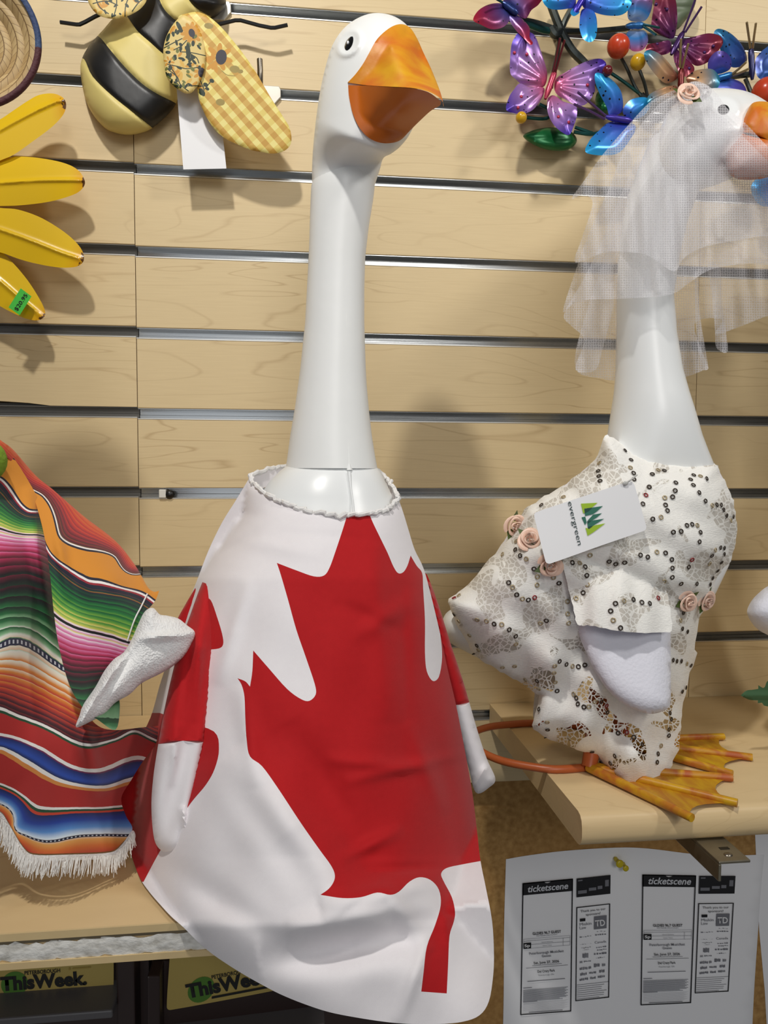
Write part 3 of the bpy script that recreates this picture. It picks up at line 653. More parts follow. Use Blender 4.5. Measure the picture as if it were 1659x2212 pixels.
# mould seam down the front of the neck
sm_ = MB(); path = []
for v, u in ((640, 748), (760, 748), (860, 749), (940, 751), (1000, 753), (1016, 754)):
    rad = 0.5 * np.interp(v, [r[0] for r in neck_rows], [r[2] - r[1] for r in neck_rows]); cx = np.interp(v, [r[0] for r in neck_rows], [0.5*(r[2] + r[1]) for r in neck_rows])
    k_ = mpp(u, v, YN); off = math.sqrt(max(rad**2 - (u - cx)**2, 0)) * k_
    path.append(P(u, v, YN - off * 0.985))
sm_.tube(path, [0.0005, 0.0006, 0.0008, 0.001, 0.0012, 0.0024], 6); sm_.build('mould_seam', WHITEP, G1)
body_rows = [(1000, 628, 806), (1018, 604, 822), (1040, 582, 832), (1070, 562, 846), (1110, 548, 860), (1180, 500, 885), (1300, 470, 925), (1450, 470, 930), (1600, 520, 900), (1720, 600, 860), (1780, 680, 780)]
m = MB(); m.rings(loft_px(body_rows, lambda y: -0.205 - 0.02 * min(max((y - 1110) / 300, 0), 1), 0.9, 40)); m.build('body', WHITEBODY, G1)
m = MB()   # ridge below the collar
m.tube([P(754, 1020, -0.2375), P(757, 1050, -0.2425), P(762, 1085, -0.2475), P(764, 1112, -0.2515)], [0.0014, 0.0008, 0.0007, 0.0006], 6); m.build('body_seam', WHITEBODY, G1)
# head
hp = [(812, 28), (775, 38), (742, 62), (718, 98), (703, 145), (691, 200), (683, 255), (678, 300), (675, 340), (674, 380), (676, 432, 1), (801, 432, 1), (808, 405), (820, 368), (828, 342), (845, 332), (865, 316), (886, 288), (905, 240), (912, 180), (905, 110), (885, 62), (853, 36)]
hol = curve(hp, n=6)
RN = 63.5
def head_mix(p): return np.clip((p[:, 1] - 255 - 0.52 * (p[:, 0] - 690)) / np.interp(p[:, 0], [690, 820], [125, 30]), 0, 1)
def head_side(s, h0):
    def f(p):
        w = head_mix(p); w = w * w * (3 - 2 * w)
        d = np.minimum(dist(sideL, p, False), dist(sideR, p, False)); R = 92 * (1 - w) + RN * w; h = h0 * (1 - w) + RN * mpp(738, 430, YN) * w
        t = np.clip(d / R, 0, 1); y0 = (YN - 0.012 - 0.00008 * (p[:, 0] - 700)) * (1 - w) + YN * w
        return y0 - s * h * np.sqrt(np.clip(1 - (1 - t) ** 2, 0, 1))
    return f
ib = int(np.argmin(np.abs(hol - np.array([676, 432])).sum(1))); ic = int(np.argmin(np.abs(hol - np.array([801, 432])).sum(1)))
sideL = hol[:ib + 1]; sideR = np.concatenate([hol[ic:], hol[:1]])
hf = head_side(1, 0.034); hb = head_side(-1, 0.034)
eyec = np.array([754, 92.0])
def head_front(p):
    d = np.hypot((p[:, 0] - eyec[0]) * 0.92 + (p[:, 1] - eyec[1]) * 0.25, (p[:, 1] - eyec[1]) * 0.8)
    return hf(p) - 0.0022 * np.exp(-((d - 21) / 5.0) ** 2) + 0.0010 * np.exp(-(d / 13.0) ** 2)
sheet('head', hol, head_front, 5.5, WHITEP, G1, back=hb)
ep = curve([(762, 79), (756, 80), (748, 89), (744, 101), (747, 108), (753, 107), (760, 98), (763, 87)], n=4)
sheet('eye', ep, lambda p: head_front(p) - 0.0004 - 0.0012 * np.clip(dist(ep, p) / 7, 0, 1), 3, EYEW, G1, back=0.002)
gl = MB(); q = np.array([[751, 93.]]); gl.ball(P(751.5, 92, float(head_front(q)[0]) - 0.0019), 0.0008, 0.0006, 0.0012, n=6); gl.build('eye_glint', CARD, G1)
# bill: the upper half overhangs the lower along the mouth line
mouth = curve([(751, 181), (790, 187), (840, 190), (890, 193), (925, 201), (948, 213), (957, 224)], False, 6)
my = lambda x: np.interp(x, mouth[:, 0], mouth[:, 1]); mY = lambda x: np.interp(x, [750, 790, 840, 890, 930, 957], [-0.246, -0.266, -0.286, -0.300, -0.309, -0.312])
upper = curve([(866, 52), (842, 60), (815, 84), (797, 115), (784, 138), (768, 160), (751, 178, 1), (790, 184), (840, 187), (890, 190), (925, 198), (948, 210), (957, 222), (958, 230), (955, 212), (948, 190), (932, 150), (914, 112), (902, 85), (886, 60)], n=6)
uctl = [(x, my(x), mY(x)) for x in np.linspace(752, 956, 12)] + [(866, 52, -0.240), (842, 60, -0.245), (815, 84, -0.248), (797, 115, -0.250), (784, 138, -0.2505), (768, 160, -0.250), (900, 85, -0.247), (888, 66, -0.243), (915, 112, -0.246), (932, 150, -0.258), (948, 190, -0.280), (850, 110, -0.268), (870, 150, -0.282), (820, 150, -0.266), (885, 110, -0.262)]
uf = tps(uctl, 1e-4)
def upper_y(p):
    d = np.hypot(p[:, 0] - 845, p[:, 1] - 101)
    return np.minimum(uf(p), head_front(p) - 0.0014) - 0.0028 * np.exp(-(d / 6.5) ** 2)
def bill_back(p): return np.full(len(p), -0.222) - 0.09 * np.clip((p[:, 0] - 880) / 78, 0, 1)
sheet('upper_bill', upper, upper_y, 6, BILL, G1, back=lambda p: np.maximum(bill_back(p), upper_y(p) + 0.001))
lower = curve([(752, 184, 1), (754, 210), (762, 245), (776, 275), (796, 297), (820, 308), (845, 309), (866, 302), (884, 284), (905, 263), (930, 240), (950, 228), (953, 219, 1), (925, 199), (890, 191), (840, 188), (790, 185)], n=6)
lctl = [(x, my(x), mY(x) + 0.0012) for x in np.linspace(752, 950, 12)] + [(762, 245, -0.2535), (776, 275, -0.2535), (796, 297, -0.2520), (820, 308, -0.2500), (845, 309, -0.2460), (866, 302, -0.244), (884, 284, -0.250), (905, 263, -0.264), (930, 240, -0.288), (820, 245, -0.268), (860, 245, -0.276), (790, 230, -0.262)]
lf0 = tps(lctl, 1e-4)
lf = lambda p: np.minimum(lf0(p), head_front(p) - 0.0012)
sheet('lower_bill', lower, lf, 6, BILL_LOW, G1, back=lambda p: np.maximum(bill_back(p), lf(p) + 0.001))
# dress
D1 = curve([(540, 1030, 1), (548, 1042), (570, 1062), (610, 1085), (660, 1101), (720, 1111), (775, 1112), (822, 1104), (850, 1092), (859, 1072, 1), (872, 1110), (884, 1150), (896, 1188), (915, 1228), (932, 1290), (951, 1370), (968, 1450), (985, 1522), (1004, 1620), (1020, 1710), (1031, 1800), (1038, 1860),
            (1050, 1920), (1063, 1990), (1067, 2060), (1065, 2110), (1056, 2163), (1036, 2193), (1000, 2207), (950, 2212), (890, 2212), (837, 2208), (770, 2198), (710, 2186), (655, 2168), (604, 2147), (560, 2124), (523, 2103), (488, 2081), (455, 2058), (425, 2032), (396, 2003), (370, 1980), (346, 1954), (322, 1926), (303, 1898), (288, 1860), (276, 1815),
            (258, 1760), (262, 1690), (290, 1620), (325, 1550), (345, 1480), (368, 1410), (395, 1330), (425, 1255), (450, 1190), (480, 1128), (510, 1080)], n=4)
xs_c = ([1030, 1110, 1250, 1450, 1650, 1850, 1990, 2212], [700, 705, 680, 665, 660, 665, 700, 850]); xs_h = ([1030, 1110, 1250, 1450, 1650, 1850, 1990, 2212], [165, 180, 255, 320, 360, 385, 370, 330])
def shelf_clear(p, y):
    d = rays(p[:, 0], p[:, 1]); t = (SZ - CAM[2]) / np.minimum(d[:, 2], -1e-6); ys = CAM[1] + d[:, 1] * t
    ys = np.where(d[:, 2] < -1e-6, ys, 1.0)
    return np.minimum(y, np.where(ys > -0.3465, ys - 0.004, -0.353))
def fold(p, x0, y0, x1, y1, w, h):
    a = np.array([x0, y0], float); b = np.array([x1, y1], float); v = b - a; L = np.linalg.norm(v); v /= L; n = np.array([-v[1], v[0]])
    s = (p - a) @ v; d = (p - a) @ n
    return -h * np.exp(-(d / w) ** 2) * np.clip(1 - np.abs(s / L - 0.5) * 2, 0, 1) ** 0.6 * ((s > 0) & (s < L))
FOLDS = [(800, 1120, 835, 1560, 26, 0.0035), (870, 1240, 880, 1560, 14, -0.0018), (930, 1520, 1000, 1860, 20, -0.002), (760, 1380, 905, 1290, 20, 0.003), (720, 1300, 880, 1370, 15, -0.002), (500, 1620, 760, 1960, 46, 0.010), (620, 1560, 850, 1950, 40, -0.006), (700, 1640, 930, 1660, 14, 0.0030), (740, 1690, 1000, 1630, 12, 0.003),
         (730, 1860, 870, 1790, 14, 0.004), (690, 1960, 960, 1900, 30, 0.010), (560, 2075, 960, 2010, 42, -0.014), (620, 2010, 950, 1950, 24, 0.006), (780, 1880, 1000, 1870, 10, -0.003), (540, 1250, 470, 1480, 16, 0.0035), (520, 1480, 560, 1700, 22, 0.004), (430, 1650, 650, 1950, 40, 0.004), (330, 1850, 620, 2040, 30, -0.004), (860, 2212, 930, 2010, 14, 0.003), (820, 1900, 930, 2060, 20, 0.004),
         (480, 1160, 700, 1200, 16, 0.0015), (470, 1200, 560, 1150, 10, -0.002), (950, 1990, 1060, 1960, 10, 0.003), (880, 1560, 960, 1760, 18, 0.003), (600, 1150, 860, 1170, 9, -0.0008)]
def dress_y(p):
    y = p[:, 1]; xc = np.interp(y, *xs_c); hw = np.interp(y, *xs_h)
    Ye = np.interp(y, [1030, 1110, 1250, 1450, 1650, 1850, 2000, 2212], [-0.207, -0.207, -0.205, -0.205, -0.215, -0.240, -0.300, -0.345])
    B = np.interp(y, [1030, 1060, 1110, 1250, 1450, 1650, 1850, 2000, 2212], [0.000, 0.034, 0.050, 0.080, 0.105, 0.120, 0.120, 0.085, 0.045])
    r = np.clip(np.abs(p[:, 0] - xc) / hw, 0, 1)
    Y = Ye - B * np.sqrt(np.clip(1 - r ** 2.2, 0, 1))
    for f in FOLDS: Y = Y + fold(p, *f)
    Y = Y + 0.0006 * np.sin(p[:, 0] / 23.0 + p[:, 1] / 61.0) + 0.0005 * np.sin(p[:, 1] / 31.0 - p[:, 0] / 47.0)
    return shelf_clear(p, Y)
LEAF = curve([(752, 1106, 1), (796, 1106, 1), (806, 1130), (822, 1163), (838, 1196), (850, 1224), (860, 1238), (871, 1236), (880, 1222), (887, 1200, 1), (900, 1222), (912, 1238), (914, 1270), (918, 1340), (918, 1410), (922, 1450), (935, 1471), (948, 1462), (955, 1420), (951, 1370), (940, 1310), (925, 1262), (919, 1232, 1), (1000, 1232, 1), (1120, 1850, 1),
              (1038, 1860, 1), (1000, 1867), (965, 1875), (953, 1887), (958, 1903), (976, 1938), (983, 1970), (980, 1992), (971, 2022), (968, 2085), (965, 2146, 1), (910, 2142, 1), (915, 2100), (922, 2045), (940, 1998), (952, 1955), (948, 1922), (930, 1901), (906, 1895), (884, 1905), (862, 1926), (843, 1933), (815, 1928), (780, 1938), (740, 1940), (692, 1933, 1),
              (710, 1920), (721, 1904), (723, 1888), (714, 1868), (690, 1835), (650, 1778), (600, 1702), (566, 1655), (540, 1634), (533, 1600), (530, 1555), (528, 1505), (522, 1480), (513, 1465, 1), (530, 1472), (540, 1483, 1), (545, 1450), (547, 1405, 1), (580, 1443), (620, 1488), (650, 1510), (668, 1514), (682, 1500), (680, 1478), (660, 1418), (640, 1360), (622, 1295), (606, 1240), (598, 1216, 1), (640, 1232), (678, 1245), (700, 1243), (712, 1226), (725, 1190), (740, 1145)], n=4)
DISC = curve([(345, 1540, 1), (400, 1560), (462, 1580), (473, 1618), (464, 1660), (445, 1695), (412, 1735), (375, 1790), (342, 1845), (310, 1905, 1), (250, 1905, 1), (250, 1540, 1)], n=4)
PATCH = curve([(440, 1290, 1), (455, 1296), (468, 1330), (480, 1370), (482, 1392), (472, 1401), (440, 1404, 1)], n=4)
def dress_back(p):
    y = p[:, 1]; xc = np.interp(y, *xs_c); hw = np.interp(y, *xs_h); r = np.clip(np.abs(p[:, 0] - xc) / hw, 0, 1)
    Y = np.interp(y, [1030, 1250, 1650, 1900, 2000, 2212], [-0.205, -0.200, -0.19, -0.20, -0.26, -0.33]) + np.interp(y, [1030, 1060, 1110, 1450, 1800, 1900, 2212], [0.0, 0.028, 0.04, 0.07, 0.06, 0.02, 0.01]) * np.sqrt(np.clip(1 - r ** 2.2, 0, 1))
    Y = np.minimum(Y, -0.03)
    return np.maximum(shelf_clear(p, Y), dress_y(p) + 0.0008)
dress1 = sheet('tunic', D1, dress_y, 8.0, [SATIN_W, SATIN_R], G1, regions=[(LEAF, 1), (DISC, 1), (PATCH, 1)]); tag(dress1, 'white tunic printed with a red maple leaf')
sheet('tunic_back', D1, dress_back, 18.0, [SATIN_W], G1)
# gathered neckline thread
m = MB(); r_ = np.random.RandomState(2)
nl = curve([(541, 1028), (548, 1044), (570, 1063), (610, 1086), (660, 1102), (720, 1112), (775, 1113), (822, 1105), (850, 1092), (860, 1072)], False, 9)
front = P(nl[:, 0], nl[:, 1], dress_y(nl) - 0.001)
bk = curve([(860, 1072), (846, 1046), (838, 1034), (800, 1010), (700, 1000), (620, 1006), (575, 1016), (541, 1028)], False, 8)
bkY = -0.205 + 0.032 * np.sin(np.linspace(0, math.pi, len(bk))); back_ = P(bk[:, 0], bk[:, 1], bkY)
pts = np.concatenate([front, back_[1:]]); pts = pts + r_.randn(*pts.shape) * 0.0007
m.tube(pts, list(0.0014 + 0.0005 * r_.rand(len(pts))), 7); m.build('neck_stitching', THREAD, G1)
m = MB(); rgs = []   # cloth standing up behind the neck
for t in (0, 1):
    rgs.append([tuple(q + np.array([0, 0.0, -0.012 * t])) for q in back_])
m.add([v for r in rgs for v in r], [(i, i+1, len(back_)+i+1, len(back_)+i) for i in range(len(back_)-1)]); m.build('collar_back', SATIN_W, G1)
# sleeves
S1 = [(456, 1222), (462, 1285), (465, 1350), (461, 1420), (456, 1480), (450, 1535), (443, 1600), (436, 1640), (426, 1700), (416, 1760), (406, 1808), (396, 1834), (372, 1844), (347, 1836), (333, 1812), (327, 1745), (331, 1680), (341, 1612), (350, 1560), (362, 1500), (376, 1440), (392, 1382), (412, 1325), (434, 1265)]
ycl = lambda p: np.interp(p[:, 1], [1220, 1400, 1600, 1850], [-0.222, -0.275, -0.300, -0.310])
inflated('sleeve', S1, ycl, 0.010, 0.010, 30, 7, [SATIN_R, SATIN_W], G1, regions=[(np.array([(300, 1612), (345, 1607), (395, 1600), (440, 1603), (480, 1610), (480, 1900), (300, 1900)], float), 1)], extra=lambda p: 0.0016 * np.sin(p[:, 0] / 11.0 + p[:, 1] / 40.0) + fold(p, 440, 1260, 420, 1560, 9, 0.004) + fold(p, 415, 1380, 385, 1600, 7, -0.002) + fold(p, 410, 1840, 395, 1740, 7, 0.006) + fold(p, 370, 1700, 385, 1560, 8, 0.003))
S1b = [(452, 1226), (436, 1275), (420, 1330), (412, 1380), (404, 1420), (385, 1425), (368, 1400), (378, 1350), (398, 1310), (425, 1265)]
inflated('sleeve_underside', S1b, lambda p: np.interp(p[:, 1], [1220, 1420], [-0.215, -0.235]), 0.006, 0.006, 20, 7, [SATIN_R], G1)
S2 = [(919, 1238), (945, 1300), (975, 1395), (1000, 1470), (1014, 1518), (1035, 1590), (1052, 1640), (1070, 1682), (1058, 1700), (1028, 1712), (1010, 1650), (985, 1560), (955, 1440), (930, 1320)]
inflated('sleeve', S2, lambda p: np.full(len(p), -0.222), 0.010, 0.012, 26, 7, [SATIN_R, SATIN_W], G1, regions=[(np.array([(940, 1545), (985, 1523), (1014, 1517), (1100, 1500), (1100, 1750), (940, 1750)], float), 1)], extra=lambda p: fold(p, 1020, 1710, 1060, 1640, 6, 0.004))

# ------------------------------------------------------------------ goose in bridal lace
G2 = empty('goose_statue', (0.40, -0.14, SZ)); tag(G2, 'white porch goose statue in bridal lace dress and tulle veil', 'statue')
YB = -0.150
rows2 = [(300, 1410, 1560), (360, 1385, 1530), (420, 1362, 1500), (480, 1350, 1478), (560, 1341, 1460), (640, 1337, 1449), (720, 1337, 1455), (799, 1336, 1467), (850, 1332, 1480), (885, 1327, 1490), (940, 1318, 1507), (975, 1309, 1522), (1000, 1302, 1534), (1030, 1292, 1546)]
m = MB(); m.rings(loft_px(rows2, YB, lambda y: float(np.interp(y, [900, 985, 1030], [1.0, 0.72, 0.5])), 40)); m.build('neck', WHITEBODY, G2)
m = MB(); rg = []
body2 = [(1000, 1300, 1540), (1040, 1262, 1562), (1100, 1195, 1578), (1160, 1140, 1580), (1220, 1105, 1568), (1280, 1085, 1540), (1340, 1085, 1500), (1390, 1120, 1462), (1430, 1180, 1420), (1455, 1250, 1370)]
m.rings(loft_px(body2, YB, 0.42, 40)); m.build('body', WHITEBODY, G2)
inflated('tail', [(1100, 1290), (1040, 1300), (985, 1312), (960, 1330), (955, 1365), (975, 1390), (1030, 1420), (1090, 1452), (1150, 1480), (1220, 1492), (1260, 1470), (1240, 1380)], -0.135, 0.03, 0.03, 70, 14, WHITEBODY, G2)
hp2 = [(1560, 190), (1510, 196), (1465, 222), (1432, 265), (1418, 315), (1420, 365), (1440, 398), (1480, 412), (1530, 405), (1580, 385), (1640, 350), (1700, 320), (1700, 260), (1660, 222), (1615, 198)]
ho2 = curve(hp2, n=6); h2f = puff(ho2, YB - 0.004, 0.038, 100); h2b = puff(ho2, YB - 0.004, -0.038, 100)
def h2front(p):
    d = np.hypot((p[:, 0] - 1563) * 0.85, p[:, 1] - 237)
    r = -0.0022 * np.exp(-((d - 27) / 5.5) ** 2) * (p[:, 1] < 243)
    return h2f(p) + r
sheet('head', ho2, h2front, 6.5, WHITEBODY, G2, back=h2b)
e2 = np.array([(1563 + 12.5*math.cos(t), 236 + 10.5*math.sin(t)) for t in np.linspace(0, 2*math.pi, 25)[:-1]])
sheet('eye', e2, lambda p: h2front(p) - 0.0006 - 0.001 * np.clip(dist(e2, p) / 9, 0, 1), 4, EYEW, G2, back=0.002)
bp = [(1629, 221), (1612, 245), (1600, 270), (1603, 280), (1590, 300), (1572, 325), (1568, 350), (1575, 375), (1600, 388), (1650, 385), (1760, 350), (1800, 300), (1790, 270), (1720, 240), (1670, 222)]
bo = curve(bp, n=6)
split = np.array([(1500, 292), (1600, 285), (1660, 302), (1820, 310), (1820, 480), (1500, 480)], float)
bill2 = lambda p: puff(bo, YB - 0.036, 0.016, 60)(p) + 0.0016 * np.exp(-((p[:, 1] - 298 - 0.08*(p[:, 0]-1620)) / 7.0) ** 2)
sheet('bill', bo, bill2, 7, [BILL, BILL_LOW], G2, regions=[(split, 1)], back=puff(bo, YB - 0.028, -0.03, 60))
# lace dress
D2p = [(1307, 940, 1), (1299, 962), (1285, 992), (1258, 1018), (1222, 1044), (1187, 1067), (1155, 1085), (1134, 1100), (1116, 1130), (1092, 1166), (1067, 1196), (1038, 1230), (1009, 1263), (984, 1284), (969, 1299), (973, 1316), (985, 1345), (1003, 1378), (1022, 1412), (1050, 1432), (1080, 1450), (1108, 1466), (1134, 1482), (1166, 1504, 1), (1160, 1530), (1149, 1566), (1169, 1588), (1200, 1602), (1232, 1615), (1276, 1630), (1303, 1655), (1330, 1686), (1352, 1706), (1374, 1717), (1394, 1722), (1410, 1721), (1428, 1708), (1439, 1677), (1455, 1641), (1468, 1606), (1471, 1570), (1473, 1535), (1486, 1477), (1499, 1410), (1508, 1348), (1519, 1312), (1539, 1288), (1552, 1254), (1566, 1228), (1579, 1205), (1588, 1172), (1591, 1143), (1588, 1107), (1582, 1080), (1575, 1058), (1564, 1035), (1556, 1020), (1552, 1004, 1), (1530, 1000), (1499, 999), (1437, 994), (1383, 983), (1348, 961), (1325, 945)]
rl = np.random.RandomState(4)
D2 = curve(D2p, n=3); D2 = D2 + rl.randn(*D2.shape) * 1.3
def lace_y(p):
    x, y = p[:, 0], p[:, 1]
    t = np.clip(dist(D2, p) / 110, 0, 1); bod = np.sqrt(np.clip(1 - (1 - t) ** 2, 0, 1))
    Y = YB - 0.012 - np.interp(y, [940, 1050, 1200, 1400, 1600, 1722], [0.036, 0.048, 0.055, 0.045, 0.035, 0.035]) * bod
    Y = Y - np.interp(y, [1400, 1600, 1722], [0, 0.012, 0.03])
    sk = np.clip((y - 1280) / 150, 0, 1)
    Y = Y + sk * 0.0055 * np.sin(x / 19.0 + y / 60.0) + 0.002 * np.sin(x / 31.0 - y / 17.0)
    Y = Y + fold(p, 1090, 1140, 1500, 1310, 9, -0.004) + fold(p, 1540, 1300, 1450, 1270, 9, -0.003)
    return Y
lace2 = sheet('lace_dress', D2, lace_y, 9, LACE, G2); tag(lace2, 'cream lace dress with sequins')
lining = curve([(1310, 960), (1290, 990), (1190, 1072), (1130, 1112), (1075, 1195), (1060, 1270), (1090, 1340), (1150, 1380), (1230, 1400), (1330, 1410), (1420, 1390), (1480, 1340), (1520, 1300), (1570, 1205), (1582, 1140), (1568, 1060), (1540, 1008), (1440, 1000), (1350, 970)], n=5)
sheet('dress_lining', lining, lambda p: lace_y(p) + 0.004, 16, SATIN_W, G2)
sheet('skirt_back', curve([(1180, 1380), (1155, 1500), (1160, 1575), (1230, 1606), (1290, 1630), (1360, 1640), (1440, 1600), (1465, 1500), (1490, 1390)], n=4), lambda p: np.full(len(p), YB + 0.03) + 0.008 * np.sin(p[:, 0] / 17.0), 14, LACE, G2)
SLP = curve([(1218, 1206), (1225, 1260), (1240, 1320), (1247, 1348), (1275, 1352), (1330, 1362), (1380, 1366), (1447, 1364), (1450, 1340), (1440, 1280), (1425, 1240), (1400, 1200), (1330, 1180), (1260, 1190)], n=5); SLP = SLP + rl.randn(*SLP.shape) * 1.0
_sl = tps([(1218, 1206, -.205), (1235, 1280, -.216), (1247, 1348, -.226), (1330, 1362, -.238), (1447, 1364, -.226), (1440, 1290, -.216), (1425, 1240, -.205), (1330, 1180, -.204), (1330, 1280, -.230)])
def sleeve_y(p): return np.minimum(_sl(p) + 0.0012 * np.sin(p[:, 0] / 9.0), lace_y(p) - 0.004)
sheet('lace_sleeve', SLP, sleeve_y, 9, LACE, lace2)
sheet('sleeve_lining', curve([(1245, 1240), (1245, 1335), (1330, 1355), (1440, 1355), (1430, 1260), (1380, 1215), (1290, 1210)], n=5), lambda p: sleeve_y(p) + 0.003, 14, FELTW, lace2)
WG = [(1250, 1290), (1248, 1340), (1252, 1375), (1264, 1405), (1280, 1440), (1303, 1478), (1328, 1506), (1356, 1526), (1385, 1538), (1410, 1542), (1434, 1535), (1448, 1522), (1449, 1440), (1448, 1355), (1440, 1290), (1380, 1270), (1300, 1270)]
inflated('plush_wing', WG, lambda p: np.interp(p[:, 1], [1270, 1350, 1540], [-0.188, -0.207, -0.232]), 0.012, 0.006, 50, 8, FELTW, G2)
SQ = """993,168 990,205 1005,231 1007,261 963,122 1055,148 1125,217 1097,237 1155,220 1297,242 1282,263 1330,247 1358,257 1295,290 1322,325 1352,365 1385,387 1407,384 1428,384 1440,407 1455,435 1475,460 1487,440 1210,278 1207,315 1195,345 1157,350 1082,298 1065,338 1050,380 1098,452 1138,444 1160,385 1169,412 1263,484 1288,479 1313,484 1198,515 1235,512 1328,517 1323,562 1400,602 1425,590 1443,592 1384,627 1443,622 1373,667 1430,660 1412,700 1387,737 1375,768 1288,647 1271,683 1190,648 1192,690 1192,733 1153,752 1235,763 1310,765 1038,627 1073,636 1118,613 1160,617 963,660 920,667 888,655 795,625 743,667 708,664 770,685 778,725 787,772 765,810 727,837 1123,836 920,862 958,850 1003,843 1045,857 1082,862 897,898 910,943 942,980 840,247 845,270 837,222 843,183 668,348 562,387 441,562 437,602 375,625 460,630 489,645 525,692 540,730 537,772 525,832 495,842 467,837 440,818 420,783 402,761 618,733 645,760 685,852 685,912 690,955 585,942 556,955 402,987 368,963 333,960 296,945 433,1018 435,1055 250,937 162,945 140,912 162,825 138,838 213,1013 250,1063 257,1085 235,1110 370,1168 430,1162 485,1230 542,1235 548,1272 645,1140 623,1162 678,1155 708,1165 738,1168 772,1162 620,1195 626,1240 635,1283 720,1300 733,1320 818,1335 848,1335 873,1355 740,1350 768,1363 790,1360 877,1387 552,1375 588,1433 590,1470 698,1515 585,1515 805,1577 853,1630 898,1635 820,1610 1180,1392 1186,1422 1175,1470 1175,1500 1137,1550 1122,1590 1118,1630 1008,1510 1045,1545 977,1487 935,1490 920,1600 1265,997 1240,983 1232,943 1245,905 1195,1135 1213,1140 1235,1140 1262,1153 1282,1160 1240,1287 1257,1268"""
tor = []
mbS = MB(); A, Bn = 14, 6; V = []; F = []
for i in range(A):
    for j in range(Bn):
        t, q = 2*math.pi*i/A, 2*math.pi*j/Bn; r = 0.00145 + 0.0005*math.cos(q); V.append((r*math.cos(t), r*math.sin(t), 0.0004*math.sin(q)))
for i in range(A):
    for j in range(Bn): F.append((i*Bn+j, ((i+1) % A)*Bn+j, ((i+1) % A)*Bn+(j+1) % Bn, i*Bn+(j+1) % Bn))
sq_mesh = {}
for nm, mt in (('d', SEQUIN), ('r', SEQUIN_RED), ('g', SEQUIN_GOLD)):
    me = bpy.data.meshes.new('sequin'); me.from_pydata(V, [], F); me.materials.append(mt); me.polygons.foreach_set('use_smooth', np.ones(len(F), bool)); me.update(); sq_mesh[nm] = me
def surf(fn, u, v):
    q = np.array([[u, v], [u + 3, v], [u, v + 3]], float); w = P(q[:, 0], q[:, 1], fn(q)); n = np.cross(w[1] - w[0], w[2] - w[0]); n /= np.linalg.norm(n)
    if n @ (CAM - w[0]) < 0: n = -n
    return w[0], n
def place(o, pos, n, parent, spin=0.0):
    M_ = Matrix.Translation(Vector(pos)) @ Vector(n).to_track_quat('Z', 'Y').to_matrix().to_4x4() @ Matrix.Rotation(spin, 4, 'Z')
    COL.objects.link(o); o.parent = parent; o.matrix_parent_inverse = world_of(parent).inverted(); o.matrix_basis = M_
    return o
for i, s in enumerate(SQ.split()):
    x, y = map(float, s.split(',')); u, v = 920 + x / 2.245, 920 + y / 2.245
    fn = sleeve_y if inside(SLP, np.array([[u, v]]))[0] else lace_y
    pos, n = surf(fn, u, v); kx = 'r' if i % 23 == 5 else ('g' if ((i * 7) % 5 == 2 or (x < 760 and i % 2)) else 'd')
    place(bpy.data.objects.new('sequin', sq_mesh[kx]), pos + n * 0.0009, n, lace2)
# ribbon roses
def rose_mesh():
    m = MB(); V = []; F = []; N = 70
    for i in range(N):
        t = i / (N - 1); a = t * 2*math.pi*3.4; r = 0.0010 + 0.0062 * t; h0 = 0.0058 - 0.0042 * t; lean = 0.0016 * t + 0.0005 * math.sin(a * 2.5)
        V += [(r*0.75*math.cos(a), r*0.75*math.sin(a), -0.001), ((r + lean)*math.cos(a), (r + lean)*math.sin(a), h0), ((r + lean*1.8)*math.cos(a), (r + lean*1.8)*math.sin(a), h0 - 0.0012)]
    for i in range(N - 1):
        for j in range(2): F.append((i*3+j, (i+1)*3+j, (i+1)*3+j+1, i*3+j+1))
    m.add(V, F, 0)
    for s, a0 in ((1, 0.4), (-1, 0.1)):
        d = np.array([math.cos(a0) * s, math.sin(a0), 0]); e = np.array([-d[1], d[0], 0]); L = 0.0125
        pts = [d*0.003, d*L*0.55 + e*0.0032 + np.array([0, 0, 0.001]), d*L + np.array([0, 0, 0.0016]), d*L*0.55 - e*0.0032 - np.array([0, 0, 0.0006])]
        m.add(pts, [(0, 1, 2), (0, 2, 3)], 1)
    me = bpy.data.meshes.new('ribbon_rose'); me.from_pydata(m.v, [], m.f); me.materials.append(ROSE); me.materials.append(ROSELEAF)
    me.polygons.foreach_set('material_index', m.m); me.polygons.foreach_set('use_smooth', np.ones(len(m.f), bool)); me.update(); return me
RM_ = rose_mesh()
for i, (u, v, sp) in enumerate(((1108, 1133, 1.2), (1145, 1168, 2.0), (1188, 1222, 0.4), (1480, 1299, 0.3), (1521, 1296, 1.0))):
    pos, n = surf(lace_y, u, v); n = n * 0.6 + np.array([0.1 * (1 if u > 1400 else -1), -0.7, 0.1]); n /= np.linalg.norm(n)
    place(bpy.data.objects.new('ribbon_rose', RM_), pos + n * 0.002, n, lace2, sp)
